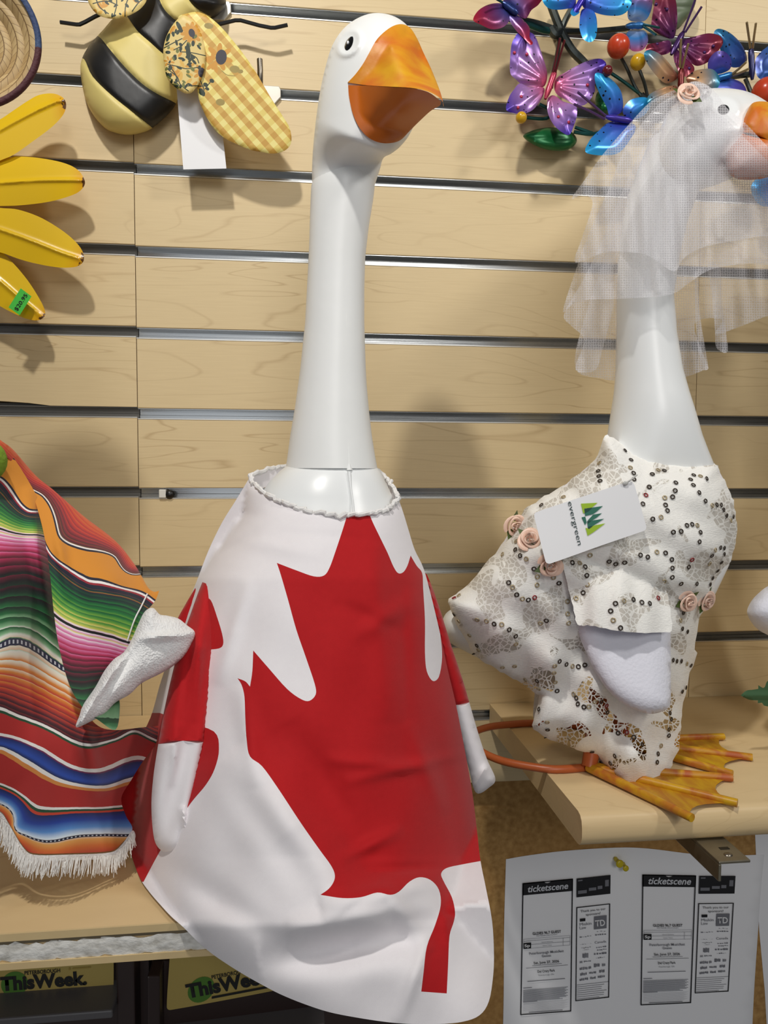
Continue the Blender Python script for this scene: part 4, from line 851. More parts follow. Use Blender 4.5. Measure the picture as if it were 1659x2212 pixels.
# swing tag
YTAG = tps([(1154, 1111, -0.229), (1368, 1038, -0.222), (1397, 1143, -0.226), (1178, 1218, -0.236)])
tg = [(1160, 1107), (1358, 1040), (1368, 1043), (1397, 1137), (1393, 1146), (1190, 1217), (1179, 1214), (1154, 1117)]
tago = sheet('swing_tag', curve([(a, b) for a, b in ((1154, 1113), (1160, 1106), (1200, 1092), (1300, 1059), (1358, 1040), (1367, 1042), (1372, 1052), (1395, 1133), (1396, 1141), (1390, 1147), (1300, 1178), (1190, 1217), (1181, 1216), (1177, 1208), (1160, 1140))], n=4), YTAG, 20, CARD, G2, back=0.0005); tag(tago, 'white swing tag lettered evergreen')
TG = lambda p: YTAG(p) - 0.0006
def tz(pts): return [(1100 + x / 5.184, 1020 + y / 5.184) for x, y in pts]
text_px(tago, 'evergreen', tz([(655, 335)])[0], tz([(770, 820)])[0], TG, TAGTXT, 0.0, 1, 10.5, 'tag_lettering')
for mt, pl in ((TREEL, [[(803, 352), (990, 342), (930, 395), (840, 408), (850, 450), (830, 465)], [(855, 622), (890, 632), (935, 600), (1078, 572), (940, 675), (878, 712)]]),
               (TREED, [[(840, 412), (930, 396), (1050, 378), (985, 437), (940, 470), (850, 490)], [(810, 505), (852, 497), (868, 560), (850, 592)], [(875, 545), (940, 475), (1040, 458), (985, 505), (930, 540)], [(872, 550), (935, 540), (1065, 520), (940, 600), (900, 632), (882, 630)]]),
               (TREEK, [[(842, 412), (930, 396), (895, 430), (850, 455)], [(875, 548), (920, 542), (880, 575)], [(880, 612), (940, 600), (900, 632), (885, 630)]])):
    print_px(tago, [tz(q) for q in pl], (lambda p: YTAG(p) - 0.0005) if mt is not TREEK else (lambda p: YTAG(p) - 0.0008), mt, 'tag_logo')
m = MB(); m.tube([P(1352, 1043, -0.2235), P(1362, 1037, -0.224), P(1376, 1026, -0.214)], 0.0006, 6); m.ball(P(1351, 1044, -0.2240), 0.0022, 0.0006, 0.0016, n=6); m.build('tag_thread', mat('clear_tag_loop', (190, 190, 186), 0.3), tago)
# legs, webbed feet and the wire stand
def zp(u, v, h=0.003): return PZ(u, v, SZ + h)
def foot(ank, tips, nm, parent):
    a = zp(*ank, 0.005); T = [zp(*t, 0.0035) for t in tips]
    f = MB(); n = 9; V = []; F = []
    for i in range(n + 1):
        for j in range(2 * 6 + 1):
            k2 = j / 6; i0 = min(int(k2), 1); w = k2 - i0; tip = T[i0] * (1 - w) + T[i0+1] * w
            s = i / n * (1 - 0.09 * math.sin(math.pi * w)) * 0.96; q = a + (tip - a) * s; V.append(q - np.array([0, 0, 0.001]))
    for i in range(n):
        for j in range(12): F.append((i*13+j, (i+1)*13+j, (i+1)*13+j+1, i*13+j+1))
    f.add(V, F); ft = f.build('webbed_foot', WEB, parent)
    for t in T:
        q = MB(); q.tube([a, a + (t - a) * 0.5, t], [0.0040, 0.0034, 0.0030], 10); q.build('toe', FOOT, ft)
    return a
a1 = foot((1272, 1657), ((1495, 1767), (1593, 1735), (1582, 1680)), 'near', G2)
a2 = foot((1330, 1600), ((1582, 1672), (1625, 1636), (1563, 1591)), 'far', G2)
m = MB(); m.tube([a1, a1 + np.array([0.004, 0.004, 0.012]), a1 + np.array([0.012, 0.008, 0.06])], [0.006, 0.0065, 0.009], 12); m.build('leg', ROD, G2)
m = MB(); m.tube([a2, a2 + np.array([0.004, 0, 0.012]), a2 + np.array([0.01, 0.0, 0.06])], [0.006, 0.0065, 0.009], 12); m.build('leg', ROD, G2)
lp = [zp(1272, 1657), zp(1200, 1662), zp(1140, 1655), zp(1090, 1645), zp(1055, 1632), zp(1022, 1612), zp(1012, 1597), zp(1022, 1583), zp(1050, 1572), zp(1090, 1566), zp(1160, 1562), zp(1260, 1570), zp(1330, 1600)]
l3 = []
for i in range(len(lp) - 1):
    for t in (0, 0.25, 0.5, 0.75):
        p0 = lp[max(i-1, 0)]; p1 = lp[i]; p2 = lp[i+1]; p3 = lp[min(i+2, len(lp)-1)]
        l3.append(0.5*((2*p1) + (-p0+p2)*t + (2*p0-5*p1+4*p2-p3)*t*t + (-p0+3*p1-3*p2+p3)*t**3))
m = MB(); m.tube(l3, 0.0032, 10); m.build('wire_stand', ROD, G2)
# veil
def veil(pts, Y0, B, R, n=5, wav=0.0035, ph=0.0, over=0.0):
    ol = curve(pts, n=n)
    def f(p):
        t = np.clip(1 - np.abs(p[:, 0] - 1440) / R, 0, 1)
        y = Y0 - B * np.sqrt(np.clip(1 - (1 - t) ** 2, 0, 1)) + wav * (np.sin(p[:, 0] / 14.0 + p[:, 1] / 90.0 + ph) + 0.6 * np.sin(p[:, 0] / 6.3 - p[:, 1] / 55.0 + 2 * ph)) * np.clip((p[:, 1] - 230) / 200, 0, 1)
        if over:
            y = np.where(inside(ho2, p), np.minimum(y, h2front(p) - over), y); y = np.where(inside(bo, p), np.minimum(y, bill2(p) - over), y)
        return y
    return sheet('veil_layer', ol, f, 10, TULLE, G2), f
veil([(1530, 186), (1495, 178), (1470, 190), (1432, 205), (1400, 224), (1345, 284), (1298, 339), (1262, 390), (1235, 429), (1262, 420), (1280, 440), (1255, 520), (1243, 567), (1306, 545), (1360, 545), (1400, 552), (1455, 586), (1479, 556), (1526, 532), (1632, 512), (1700, 495), (1700, 350), (1659, 317), (1612, 268), (1573, 236), (1550, 205)], -0.165, 0.034, 200, over=0.006)
veil([(1500, 200), (1440, 215), (1400, 250), (1350, 320), (1310, 420), (1270, 510), (1245, 580), (1216, 672), (1240, 655), (1278, 647), (1349, 645), (1447, 637), (1490, 610), (1534, 583), (1600, 570), (1700, 555), (1700, 400), (1640, 330), (1560, 250)], -0.158, 0.032, 200, ph=2.0, over=0.003)
veil([(1480, 205), (1400, 300), (1350, 400), (1300, 520), (1262, 600), (1218, 680), (1235, 705), (1262, 735), (1243, 798), (1285, 800), (1300, 760), (1325, 660), (1330, 560), (1400, 420), (1450, 320)], -0.128, 0.006, 300, ph=1.0)
veil([(1540, 210), (1600, 320), (1640, 420), (1720, 520), (1740, 660), (1659, 682), (1600, 705), (1545, 722), (1560, 690), (1500, 700), (1530, 793), (1524, 798), (1467, 818), (1380, 828), (1300, 818), (1243, 795), (1262, 690), (1330, 500), (1420, 330)], -0.098, 0.004, 300, ph=0.5)
tail = sheet('veil_tail', curve([(1530, 570), (1556, 580), (1560, 660), (1572, 758), (1548, 752), (1545, 720), (1538, 640)], n=5), lambda p: np.full(len(p), -0.150) + 0.004 * np.sin(p[:, 0] / 5.0), 9, TULLE, G2)
sheet('veil_tail', curve([(1500, 590), (1508, 590), (1512, 680), (1530, 795), (1520, 798), (1506, 740)], n=5), lambda p: np.full(len(p), -0.146) + 0.003 * np.sin(p[:, 0] / 4.0), 8, TULLE, G2)
vt = inflated('veil_gather', [(1479, 190), (1490, 178), (1508, 176), (1528, 184), (1538, 196), (1530, 210), (1510, 215), (1490, 212)], -0.185, 0.012, 0.012, 16, 5, TULLE, G2, extra=lambda p: 0.004 * np.sin(p[:, 0] / 2.6) * np.cos(p[:, 1] / 3.1))[0]
place(bpy.data.objects.new('ribbon_rose', RM_), P(1487, 203, -0.203), np.array([-0.15, -0.9, 0.35]), G2, 2.4)

# ------------------------------------------------------------------ goose in the striped serape
G3 = empty('goose_statue', (-0.04, -0.22, SZ)); tag(G3, 'porch goose statue in rainbow-striped serape with white towelling wings', 'statue')
m = MB(); m.rings(loft_px([(330, -190, -60), (600, -185, -65), (800, -200, -50), (960, -235, -15), (1060, -270, 20)], -0.235, 1.0, 32)); m.build('neck', WHITEP, G3)
m = MB(); m.ball(P(-135, 270, -0.225), 0.030, 0.042, 0.046, n=16); m.build('head', WHITEP, G3)
m = MB(); c_ = P(-200, 285, -0.25); m.tube([c_ + np.array([0.012, 0.012, 0]), c_ + np.array([-0.008, -0.004, -0.004]), c_ + np.array([-0.034, -0.02, -0.012])], [0.026, 0.021, 0.006], 16); m.build('bill', BILL, G3)
m = MB(); m.rings(loft_px([(1000, -240, -10), (1150, -330, 60), (1350, -380, 130), (1550, -360, 130), (1700, -280, 70), (1780, -200, 0)], -0.225, 0.8, 32)); m.build('body', WHITEBODY, G3)
SB = curve([(-245, 930, 1), (-180, 948), (-60, 925), (0, 956), (30, 990), (62, 1040), (88, 1090), (112, 1160), (128, 1240), (138, 1320), (148, 1400), (165, 1480), (185, 1535), (212, 1568), (249, 1577), (300, 1572), (342, 1568, 1), (337, 1605), (307, 1647), (283, 1686), (262, 1724), (272, 1762), (286, 1792), (262, 1822), (240, 1838), (150, 1843), (72, 1843), (48, 1825), (19, 1777), (0, 1752), (-60, 1728), (-180, 1760), (-300, 1770), (-395, 1740), (-420, 1600), (-390, 1300), (-325, 1060)], n=5)
tB = tps([(30, 1000, .12), (-60, 990, .12), (0, 1034, .20), (62, 1106, .205), (-60, 1030, .205), (0, 1142, .342), (81, 1156, .342), (-60, 1140, .342), (0, 1264, .455), (100, 1270, .455), (-60, 1262, .455), (0, 1393, .53), (24, 1381, .53), (72, 1395, .53), (129, 1436, .53), (-60, 1400, .53), (0, 1532, .66), (48, 1551, .66), (177, 1609, .66), (235, 1602, .66), (290, 1580, .66), (-60, 1520, .66), (160, 1545, .60), (240, 1578, .62), (330, 1572, .62),
          (0, 1588, .72), (96, 1622, .72), (225, 1664, .72), (311, 1640, .72), (0, 1622, .765), (96, 1678, .765), (230, 1705, .765), (283, 1690, .765), (0, 1695, .83), (96, 1748, .83), (259, 1743, .83), (-60, 1680, .83), (0, 1736, .93), (30, 1785, .93), (53, 1803, .93), (160, 1806, .93), (268, 1803, .93), (0, 1754, 1.0), (19, 1780, 1.0), (48, 1828, 1.0), (72, 1846, 1.0), (240, 1842, 1.0)], 1e-5)
def sb_y(p):
    f = tps([(-60, 925, -.262), (0, 956, -.258), (62, 1040, -.250), (-60, 1200, -.300), (0, 1200, -.300), (90, 1200, -.268), (0, 1400, -.315), (100, 1400, -.282), (-60, 1600, -.322), (60, 1600, -.322), (180, 1600, -.312), (300, 1600, -.282), (340, 1570, -.262), (300, 1650, -.280), (0, 1740, -.322), (100, 1800, -.318), (240, 1830, -.308), (275, 1740, -.290), (-245, 930, -.250), (-120, 935, -.272), (-390, 1300, -.235), (-420, 1600, -.245), (-395, 1740, -.262), (-150, 1200, -.312), (-180, 1450, -.326), (-200, 1700, -.326), (-300, 1200, -.292), (-320, 1600, -.300)])(p)
    f = f + 0.006 * np.sin(p[:, 0] / 40.0 + p[:, 1] / 130.0) * np.clip((p[:, 1] - 1100) / 500, 0, 1) + fold(p, 160, 1500, 220, 1720, 18, 0.008) + fold(p, 60, 1050, 120, 1420, 16, 0.010)
    d = rays(p[:, 0], p[:, 1]); t = (SZ - CAM[2]) / np.minimum(d[:, 2], -1e-6); ys = np.where(d[:, 2] < -1e-6, CAM[1] + d[:, 1] * t, 1.0)
    return np.minimum(f, ys - 0.003)
poncho = sheet('serape', SB, sb_y, 8, SERAPE, G3, uvf=lambda p: np.stack([p[:, 0] / 1000, tB(np.stack([np.maximum(p[:, 0], -55 - 0.02 * np.abs(p[:, 0])), p[:, 1]], 1))], 1)); tag(poncho, 'serape cloth striped in red, green, pink, orange and blue')
SCo = curve([(-30, 925, 1), (0, 950), (29, 972), (77, 1027), (115, 1058), (182, 1116), (249, 1168), (292, 1221), (319, 1268), (332, 1278), (344, 1276, 1), (335, 1298), (316, 1322), (300, 1352), (283, 1390), (262, 1420), (240, 1450), (250, 1490), (259, 1523), (250, 1576), (213, 1556), (180, 1530), (150, 1480), (128, 1400), (116, 1320), (109, 1250), (96, 1160), (78, 1090), (58, 1040), (28, 1000), (0, 972)], n=5)
tC = tps([(0, 950, .0), (77, 1027, .0), (182, 1116, 0.0), (249, 1168, .0), (292, 1221, .01), (19, 1018, .10), (91, 1070, .10), (129, 1159, .10), (192, 1187, .10), (249, 1204, .10), (307, 1240, .10), (62, 1106, .20), (91, 1159, .20), (144, 1226, .20), (192, 1254, .20), (268, 1271, .20), (332, 1299, .20), (115, 1326, .341), (163, 1355, .341), (215, 1369, .341), (272, 1386, .341), (150, 1425, .42), (240, 1432, .42), (180, 1500, .48), (213, 1550, .50), (250, 1500, .49), (250, 1570, .505)], 1e-5)
def sc_y(p):
    return tps([(-30, 925, -.262), (0, 950, -.262), (77, 1027, -.236), (182, 1116, -.236), (292, 1221, -.250), (340, 1276, -.262), (96, 1160, -.282), (116, 1320, -.300), (150, 1480, -.318), (200, 1250, -.285), (200, 1350, -.298), (300, 1352, -.278), (250, 1450, -.295), (213, 1550, -.325), (250, 1570, -.322), (250, 1250, -.276)])(p) + 0.004 * np.sin(p[:, 0] / 34.0 - p[:, 1] / 60.0) + fold(p, 110, 1080, 150, 1300, 12, 0.005)
sheet('serape_sleeve', SCo, sc_y, 8, SERAPE, poncho, uvf=lambda p: np.stack([p[:, 0] / 1000, tC(p)], 1), back=0.0012)
m = MB(); st = curve([(318, 1283), (305, 1310), (290, 1340), (275, 1385)], False, 6); m.tube(P(st[:, 0], st[:, 1], sc_y(st) - 0.0008), 0.0005, 5); m.build('hem_stitching', THREAD, poncho)
TW = [(312, 1322), (330, 1313), (345, 1327), (362, 1330), (385, 1336), (403, 1350), (421, 1366), (414, 1390), (402, 1412), (375, 1438), (345, 1456), (306, 1476), (280, 1500), (249, 1518), (225, 1543), (201, 1556), (165, 1571), (172, 1545), (180, 1522), (206, 1484), (225, 1450), (245, 1425), (268, 1408), (285, 1380), (297, 1352)]
def tw_y(p): return np.interp(p[:, 0] - 0.4 * (p[:, 1] - 1400), [100, 250, 420], [-0.333, -0.302, -0.280])
ridge = lambda p: fold(p, 430, 1368, 290, 1380, 9, 0.006) + fold(p, 300, 1372, 165, 1570, 9, 0.006) + fold(p, 300, 1395, 180, 1560, 10, -0.004) + 0.0004 * np.sin(p[:, 0] / 3.1 + 2 * np.sin(p[:, 1] / 9)) * np.sin(p[:, 1] / 3.3)
inflated('towelling_wing', TW, tw_y, 0.016, 0.010, 40, 5, TERRY, G3, extra=ridge)
FB = curve([(-60, 1722), (0, 1754), (19, 1780), (48, 1828), (72, 1846), (150, 1846), (240, 1841), (265, 1822), (286, 1794), (292, 1812), (268, 1840), (245, 1854), (150, 1858), (68, 1858), (38, 1838), (8, 1792), (-10, 1770), (-60, 1742)], n=5)
sheet('fringe_braid', FB, lambda p: np.minimum(sb_y(p) - 0.002, sb_y(p)), 7, THREAD, poncho, back=0.0015)
m = MB(); rf = np.random.RandomState(9); base = curve([(-60, 1735), (0, 1768), (22, 1800), (48, 1840), (72, 1852), (150, 1852), (240, 1848), (268, 1830), (288, 1800)], False, 60)
for i in range(0, len(base), 1):
    u, v = base[i] + rf.randn(2) * 2; dx = -6 + rf.randn() * 4 if u < 200 else -4 + rf.randn() * 5; L = 38 + rf.randn() * 5 if u < 250 else 28 + rf.randn() * 6
    q = np.array([[u, v], [u + dx * 0.4, v + L * 0.5], [u + dx, v + L]]); y0 = float(sb_y(q[:1])[0]) - 0.003
    Y = []
    for j, (a, b) in enumerate(q):
        ys = PZ(np.array([a]), np.array([b]), SZ)[0][1]; Y.append(min(y0 - 0.001 * j, ys - 0.0012) - 0.0015 * rf.rand())
    pts = [P(a, b, yy) for (a, b), yy in zip(q, Y)]; w = mpp(u, v, y0) * 1.3
    V = []
    for j, pnt in enumerate(pts): ww = w * (1 - 0.3 * j); V += [pnt - np.array([ww, 0, 0]), pnt + np.array([ww, 0, 0])]
    m.add(V, [(0, 1, 3, 2), (2, 3, 5, 4)])
fr = m.build('fringe', mat('white_fringe', (232, 228, 222), 0.6), poncho, False); tag(fr, kind='stuff')
m = MB(); m.ball(P(-42, 995, -0.275), 0.0145, 0.012, 0.0135, n=14); m.build('felt_ball', GREEN_FELT, G3)
# ------------------------------------------------------------------ straw hat
hat = empty('straw_hat', P(-70, 130, -0.215)); tag(hat, 'braided straw hat with navy and wine edging above the yellow petals', 'hat')
hc = P(-66, 106, -0.215); k_ = mpp(0, 118, -0.215); hn = np.array([0.16, -0.97, 0.04]); hn /= np.linalg.norm(hn); ha = np.cross([0, 0, 1.0], hn); ha /= np.linalg.norm(ha); hb_ = np.cross(hn, ha)
def ring(r, h, n=90, rz=1.04): return [hc + (r * math.cos(t) * ha + r * rz * math.sin(t) * hb_) * k_ + hn * h for t in [2*math.pi*i/n for i in range(n)]]
def braid(r0, r1, h0, h1, name, mt, bulge=0.0025, rowsn=8, nb=38):
    n = 90; V = []; UV = []; F = []
    for j in range(rowsn + 1):
        t = j / rowsn; r = r0 + (r1 - r0) * t; h = h0 + (h1 - h0) * t + bulge * math.sin(math.pi * t)
        R_ = ring(r, h, n); R_.append(R_[0]); V += R_
        UV += [(i / n * nb + 1.6 * abs(t - 0.5), t * 1.0) for i in range(n + 1)]
    for j in range(rowsn):
        for i in range(n): F.append((j*(n+1)+i, j*(n+1)+i+1, (j+1)*(n+1)+i+1, (j+1)*(n+1)+i))
    return mesh_obj(name, V, F, mt, hat, True, None, UV)
braid(5, 62, 0.0, 0.004, 'crown_side', STRAW); braid(60, 92, 0.003, 0.006, 'brim_braid', STRAW); braid(89, 121, 0.005, 0.010, 'brim_braid', STRAW); braid(117, 149, 0.009, 0.016, 'brim_braid', STRAW)
def edging(a0, a1, mt, name):
    n = 40; V = []; F = []
    for i in range(n + 1):
        t = a0 + (a1 - a0) * i / n
        for (r, h) in ((146, 0.0180), (152, 0.0190), (158, 0.0182), (159, 0.0160), (150, 0.0135)):
            V.append(hc + (r * math.cos(t) * ha + r * 1.04 * math.sin(t) * hb_) * k_ + hn * h)
    for i in range(n):
        for j in range(4): F.append((i*5+j, (i+1)*5+j, (i+1)*5+j+1, i*5+j+1))
    return mesh_obj(name, V, F, mt, hat)
edging(-0.06, math.pi + 0.06, NAVY, 'navy_edging'); edging(math.pi, 2*math.pi - 0.06, WINE, 'wine_edging')
# ------------------------------------------------------------------ goose cut off by the frame on the far side
G4 = empty('goose_statue', P(1720, 1500, -0.16)); tag(G4, 'white plush goose wing tip and green leaf trim beyond the bridal goose', 'statue')
inflated('plush_wing', [(1614, 1325), (1622, 1300), (1640, 1280), (1659, 1266), (1700, 1245), (1760, 1250), (1770, 1380), (1720, 1400), (1659, 1372), (1632, 1355)], -0.16, 0.03, 0.03, 50, 10, FELTW, G4)
m = MB(); m.rings(loft_px([(520, 1800, 1900), (700, 1795, 1905), (880, 1785, 1925), (1000, 1765, 1950), (1120, 1730, 1975), (1250, 1700, 2000), (1400, 1690, 2000), (1500, 1720, 1960), (1545, 1780, 1900)], -0.13, 0.8, 24)); m.build('body', WHITEBODY, G4)
m = MB(); m.ball(P(1850, 470, -0.135), 0.036, 0.034, 0.044, n=16); m.build('head', WHITEBODY, G4)
m = MB(); c_ = P(1930, 480, -0.15); m.tube([c_ - np.array([0.012, 0, 0]), c_ + np.array([0.01, -0.006, -0.004]), c_ + np.array([0.036, -0.016, -0.01])], [0.026, 0.021, 0.006], 16); m.build('bill', BILL, G4)
for dx in (-0.02, 0.02):
    m = MB(); c_ = P(1840, 1540, -0.13); m.tube([c_ + np.array([dx, 0, 0.01]), (c_[0] + dx, c_[1], SZ + 0.001)], 0.006, 10); m.build('leg', ROD, G4)
lo4 = curve([(1600, 1502, 1), (1612, 1492), (1626, 1490), (1638, 1488, 1), (1638, 1480, 1), (1648, 1486), (1652, 1484, 1), (1660, 1470), (1690, 1466), (1690, 1520), (1662, 1526), (1650, 1524, 1), (1646, 1518, 1), (1637, 1519, 1), (1637, 1513, 1), (1620, 1512), (1608, 1507)], n=4)
sheet('fabric_leaf', lo4, lambda p: -0.175 - 0.0025 * np.exp(-((p[:, 1] - 1502) / 4) ** 2), 6, FABLEAF, G4, back=0.001)

# ------------------------------------------------------------------ yellow metal flower
FL = empty('metal_flower', P(-120, 420, -0.03)); tag(FL, 'yellow enamelled metal flower with long rust-tipped petals', 'wall ornament')
def petal(pts, spine, Y, tip):
    ol = curve(pts, n=5); s = np.array(spine, float); sp_ = curve(spine, False, 8)
    def y(p): d = dist(sp_, p, False); return Y - 0.0016 * np.exp(-(d / 4.0) ** 2) + 0.00005 * d
    t = np.array(tip, float)
    def uv(p): d = np.linalg.norm(p - t, axis=1); e = dist(ol, p); return np.stack([np.clip(1.28 - d / 52.0, 0, 1.4) * np.clip(1.0 - e / 60, 0.5, 1), p[:, 1] / 100], 1)
    return sheet('petal', ol, y, 5, PETAL, FL, back=0.0012, uvf=uv, lines=[l for l in (sp_[8:-3], sp_[8:-3] + np.array([1.2, 2.8]), sp_[8:-3] - np.array([1.2, 2.8]))])
petal([(-60, 290), (0, 258), (30, 238), (60, 218), (85, 205), (115, 202), (136, 211), (143, 228), (135, 250), (110, 276), (70, 306), (30, 334), (0, 347), (-60, 375)], [(-60, 315), (0, 281), (60, 248), (120, 220), (137, 218)], -0.034, (142, 226))
petal([(-60, 348), (0, 342), (40, 338), (90, 342), (138, 352), (168, 367), (183, 390), (179, 406), (160, 420), (110, 435), (50, 443), (0, 445), (-60, 445)], [(-60, 398), (0, 395), (80, 390), (150, 389), (180, 390)], -0.030, (184, 393))
petal([(-60, 440), (0, 449), (40, 453), (90, 471), (140, 502), (170, 530), (181, 552), (178, 568), (160, 577), (120, 577), (60, 565), (10, 548), (-60, 520)], [(-60, 478), (0, 496), (70, 521), (130, 545), (176, 560)], -0.033, (182, 562))
p4 = petal([(-60, 500), (0, 541), (30, 570), (60, 606), (85, 645), (97, 671), (95, 685), (80, 692), (55, 688), (20, 672), (0, 661), (-60, 620)], [(-60, 560), (0, 607), (45, 646), (92, 685)], -0.029, (96, 688))
PL = lambda p: np.full(len(p), -0.0392)
st_ = sheet('price_sticker', np.array([(18.3, 664), (44.7, 622.6), (68.2, 640.3), (42.6, 681)], float), PL, 14, NEON, p4, back=0.0004)
text_px(st_, '$20.95', (37, 672), (60, 638), lambda p: PL(p) - 0.0004, INK, 0.01, 1, 8.5, 'price_lettering')
m = MB(); c = P(-140, 430, -0.035); m.ball(c, 0.034, 0.012, 0.034, n=12); m.build('flower_centre', mat('brown_enamel', (84, 52, 24), 0.4), FL)

# ------------------------------------------------------------------ bee
BEE = empty('bee_ornament', P(300, 130, -0.02)); tag(BEE, 'yellow and black metal bee with gingham flower-print wings', 'wall ornament')
bo_ = [(174, 160), (176, 130), (190, 102), (210, 78), (225, 62), (242, 42), (262, 28), (282, 12), (300, -10), (330, -40), (380, -60), (440, -45), (480, -15), (488, 12), (470, 32), (440, 40), (415, 60), (398, 90), (390, 130), (392, 170), (386, 205), (378, 228), (360, 250), (330, 276), (305, 287), (278, 291), (250, 287), (225, 275), (200, 246), (184, 212)]
def stripe(*q): return np.array(q, float)
st1 = curve([(168, 128, 1), (182, 128), (200, 165), (240, 205), (290, 245), (331, 278), (345, 295, 1), (400, 240, 1), (378, 222), (340, 203), (306, 180), (270, 145), (240, 110), (220, 85), (208, 76), (195, 70, 1), (160, 100, 1)], n=4)
st2 = curve([(268, 28, 1), (278, 40), (298, 68), (325, 92), (352, 116), (380, 135, 1), (420, 80, 1), (386, 48), (372, 38), (355, 20), (345, 0), (330, -50, 1), (250, -20, 1)], n=4)
st3 = curve([(395, -80, 1), (400, -20), (408, 0), (425, 18), (450, 33), (470, 40), (500, 60, 1), (520, -80, 1)], n=4)
def axis_d(p, x, y): return ((p[:, 0] - x) * 0.66 + (p[:, 1] - y) * 0.75)
def bee_extra(p):
    g = 0
    for pl in (st1, st2, st3): g = g + 0.0022 * np.exp(-(dist(pl, p) / 4.0) ** 2)
    return g
inflated('bee_body', bo_, -0.008, 0.026, 0.006, 70, 5, [BEE_Y, BEE_K], BEE, regions=[(st1, 1), (st2, 1), (st3, 1)], extra=bee_extra)
rp = np.random.RandomState(11)
def ell(cx, cy, a, b, ang, n=14): t = np.linspace(0, 2*math.pi, n + 1)[:-1]; c, s = math.cos(ang), math.sin(ang); return np.stack([cx + a*np.cos(t)*c - b*np.sin(t)*s, cy + a*np.cos(t)*s + b*np.sin(t)*c], 1)
def strip(pts, w):
    p = curve(pts, False, 4); d = np.gradient(p, axis=0); d /= np.linalg.norm(d, axis=1)[:, None] + 1e-9; n = np.stack([-d[:, 1], d[:, 0]], 1); return np.concatenate([p + n*w, (p - n*w)[::-1]])
def bz(pts): return [(340 + x / 5.184, y / 5.184) for x, y in pts]
fw = curve(bz([(235, 190), (330, 150), (440, 132), (540, 165), (640, 235), (740, 330), (850, 460), (960, 600), (1080, 770), (1180, 940), (1280, 1110), (1390, 1280), (1470, 1410), (1500, 1520), (1490, 1620), (1420, 1690), (1300, 1720), (1180, 1705), (1050, 1680), (900, 1620), (760, 1550), (650, 1460), (560, 1330), (500, 1210), (465, 1110), (445, 1000), (420, 860), (330, 500), (250, 300)]), n=4)
hw_ = curve(bz([(300, 170), (230, 210), (150, 310), (90, 440), (65, 570), (75, 720), (100, 850), (150, 930), (230, 1000), (310, 1045), (380, 1040), (430, 985), (450, 970), (520, 800), (540, 600), (500, 400), (420, 250)]), n=4)
def leaf(cx, cy, a, b, ang): return ell(cx, cy, a, b, ang, 12)
regF = []; regH = []
def flower(reg, cx, cy, r, n, a0, mi, rr=0.32):
    for i in range(n): t = a0 + 2*math.pi*i/n; reg.append((leaf(cx + r*0.62*math.cos(t), cy + r*0.62*math.sin(t), r*0.42, r*0.19, t), mi))
fx = lambda x, y: (340 + x / 5.184, y / 5.184)
for (x, y, r, n) in ((690, 640, 30, 7), (640, 700, 22, 6)): flower(regF, *fx(x, y), r, n, 0.3, 2)
regF += [(ell(*fx(575, 290), 10, 6.5, 0.1), 5), (ell(*fx(865, 775), 11, 8, 0.1), 5), (ell(*fx(930, 800), 6, 4.5, 0), 5), (ell(*fx(705, 1145), 10, 7.5, 0.1), 5), (ell(*fx(715, 640), 12, 16.5, 0.1, 20), 3), (strip([fx(720, 790), fx(780, 840), fx(870, 850)], 1.0), 5)]
for (x, y, a) in ((500, 1040, 7.5), (540, 950, 6), (610, 905, 5.5), (560, 995, 4.5), (490, 1010, 5), (515, 1060, 4)): regF.append((ell(*fx(x, y), a, a * 0.75, 0.6), 4))
for q in ([(480, 900), (520, 1000), (510, 1080)], [(530, 1000), (600, 910)], [(440, 965), (520, 965)]): regF.append((strip([fx(*w) for w in q], 1.0), 4))
for i in range(18):
    x, y = rp.uniform(150, 430), rp.uniform(320, 950); regH.append((leaf(*fx(x, y), rp.uniform(6, 12), rp.uniform(3, 5), rp.uniform(0, 3)), 2 if i % 2 else 6))
flower(regH, *fx(385, 370), 24, 11, 0.2, 2); flower(regH, *fx(495, 810), 19, 8, 0.2, 2); flower(regH, *fx(130, 690), 12, 6, 0.2, 2)
for q in ([(70, 540), (180, 480), (280, 430)], [(250, 580), (380, 590), (540, 625)], [(110, 720), (230, 745), (330, 770), (480, 750)], [(120, 780), (220, 860), (260, 950), (350, 1020)], [(280, 965), (420, 960), (510, 965)], [(180, 560), (260, 520), (330, 450)], [(380, 610), (440, 650), (465, 710)], [(150, 760), (200, 830), (230, 920)], [(340, 560), (380, 620), (350, 700)]):
    regH.append((strip([fx(*w) for w in q], 1.1), 4))
for i in range(60):
    x, y = rp.uniform(90, 480), rp.uniform(330, 1010)
    if y > 760 and x > 420: continue
    regH.append((leaf(*fx(x, y), rp.uniform(3.5, 7.5), rp.uniform(2.2, 4.0), rp.uniform(0, 3)), 4 if i % 3 else 7))
regH += [(leaf(*fx(245, 300), 13, 4.5, 1.1), 4), (leaf(*fx(345, 580), 19, 5, 1.5), 4), (leaf(*fx(120, 420), 10, 3.5, 1.9), 4), (ell(*fx(385, 370), 6.8, 9.5, -0.3, 18), 3), (ell(*fx(495, 812), 7.5, 11, 0.0, 18), 3)]
sl = lambda p: -0.046 + 0.00004 * (p[:, 1] - 100)
WM = [GING, CREAM, PETALP, DARKP, LEAFP, BUDP, PETALP2, OLIVEP]
rim = lambda ol, y: (lambda p: y(p) - 0.0016 * np.clip(dist(ol, p) / 6, 0, 1) ** 0.5)
sheet('fore_wing', fw, rim(fw, lambda p: sl(p) + 0.0), 7, WM, BEE, regions=regF, back=0.003)
sheet('hind_wing', hw_, rim(hw_, lambda p: sl(p) - 0.0042), 7, [CREAM] + WM[1:], BEE, regions=[r for r in regH], back=0.003)
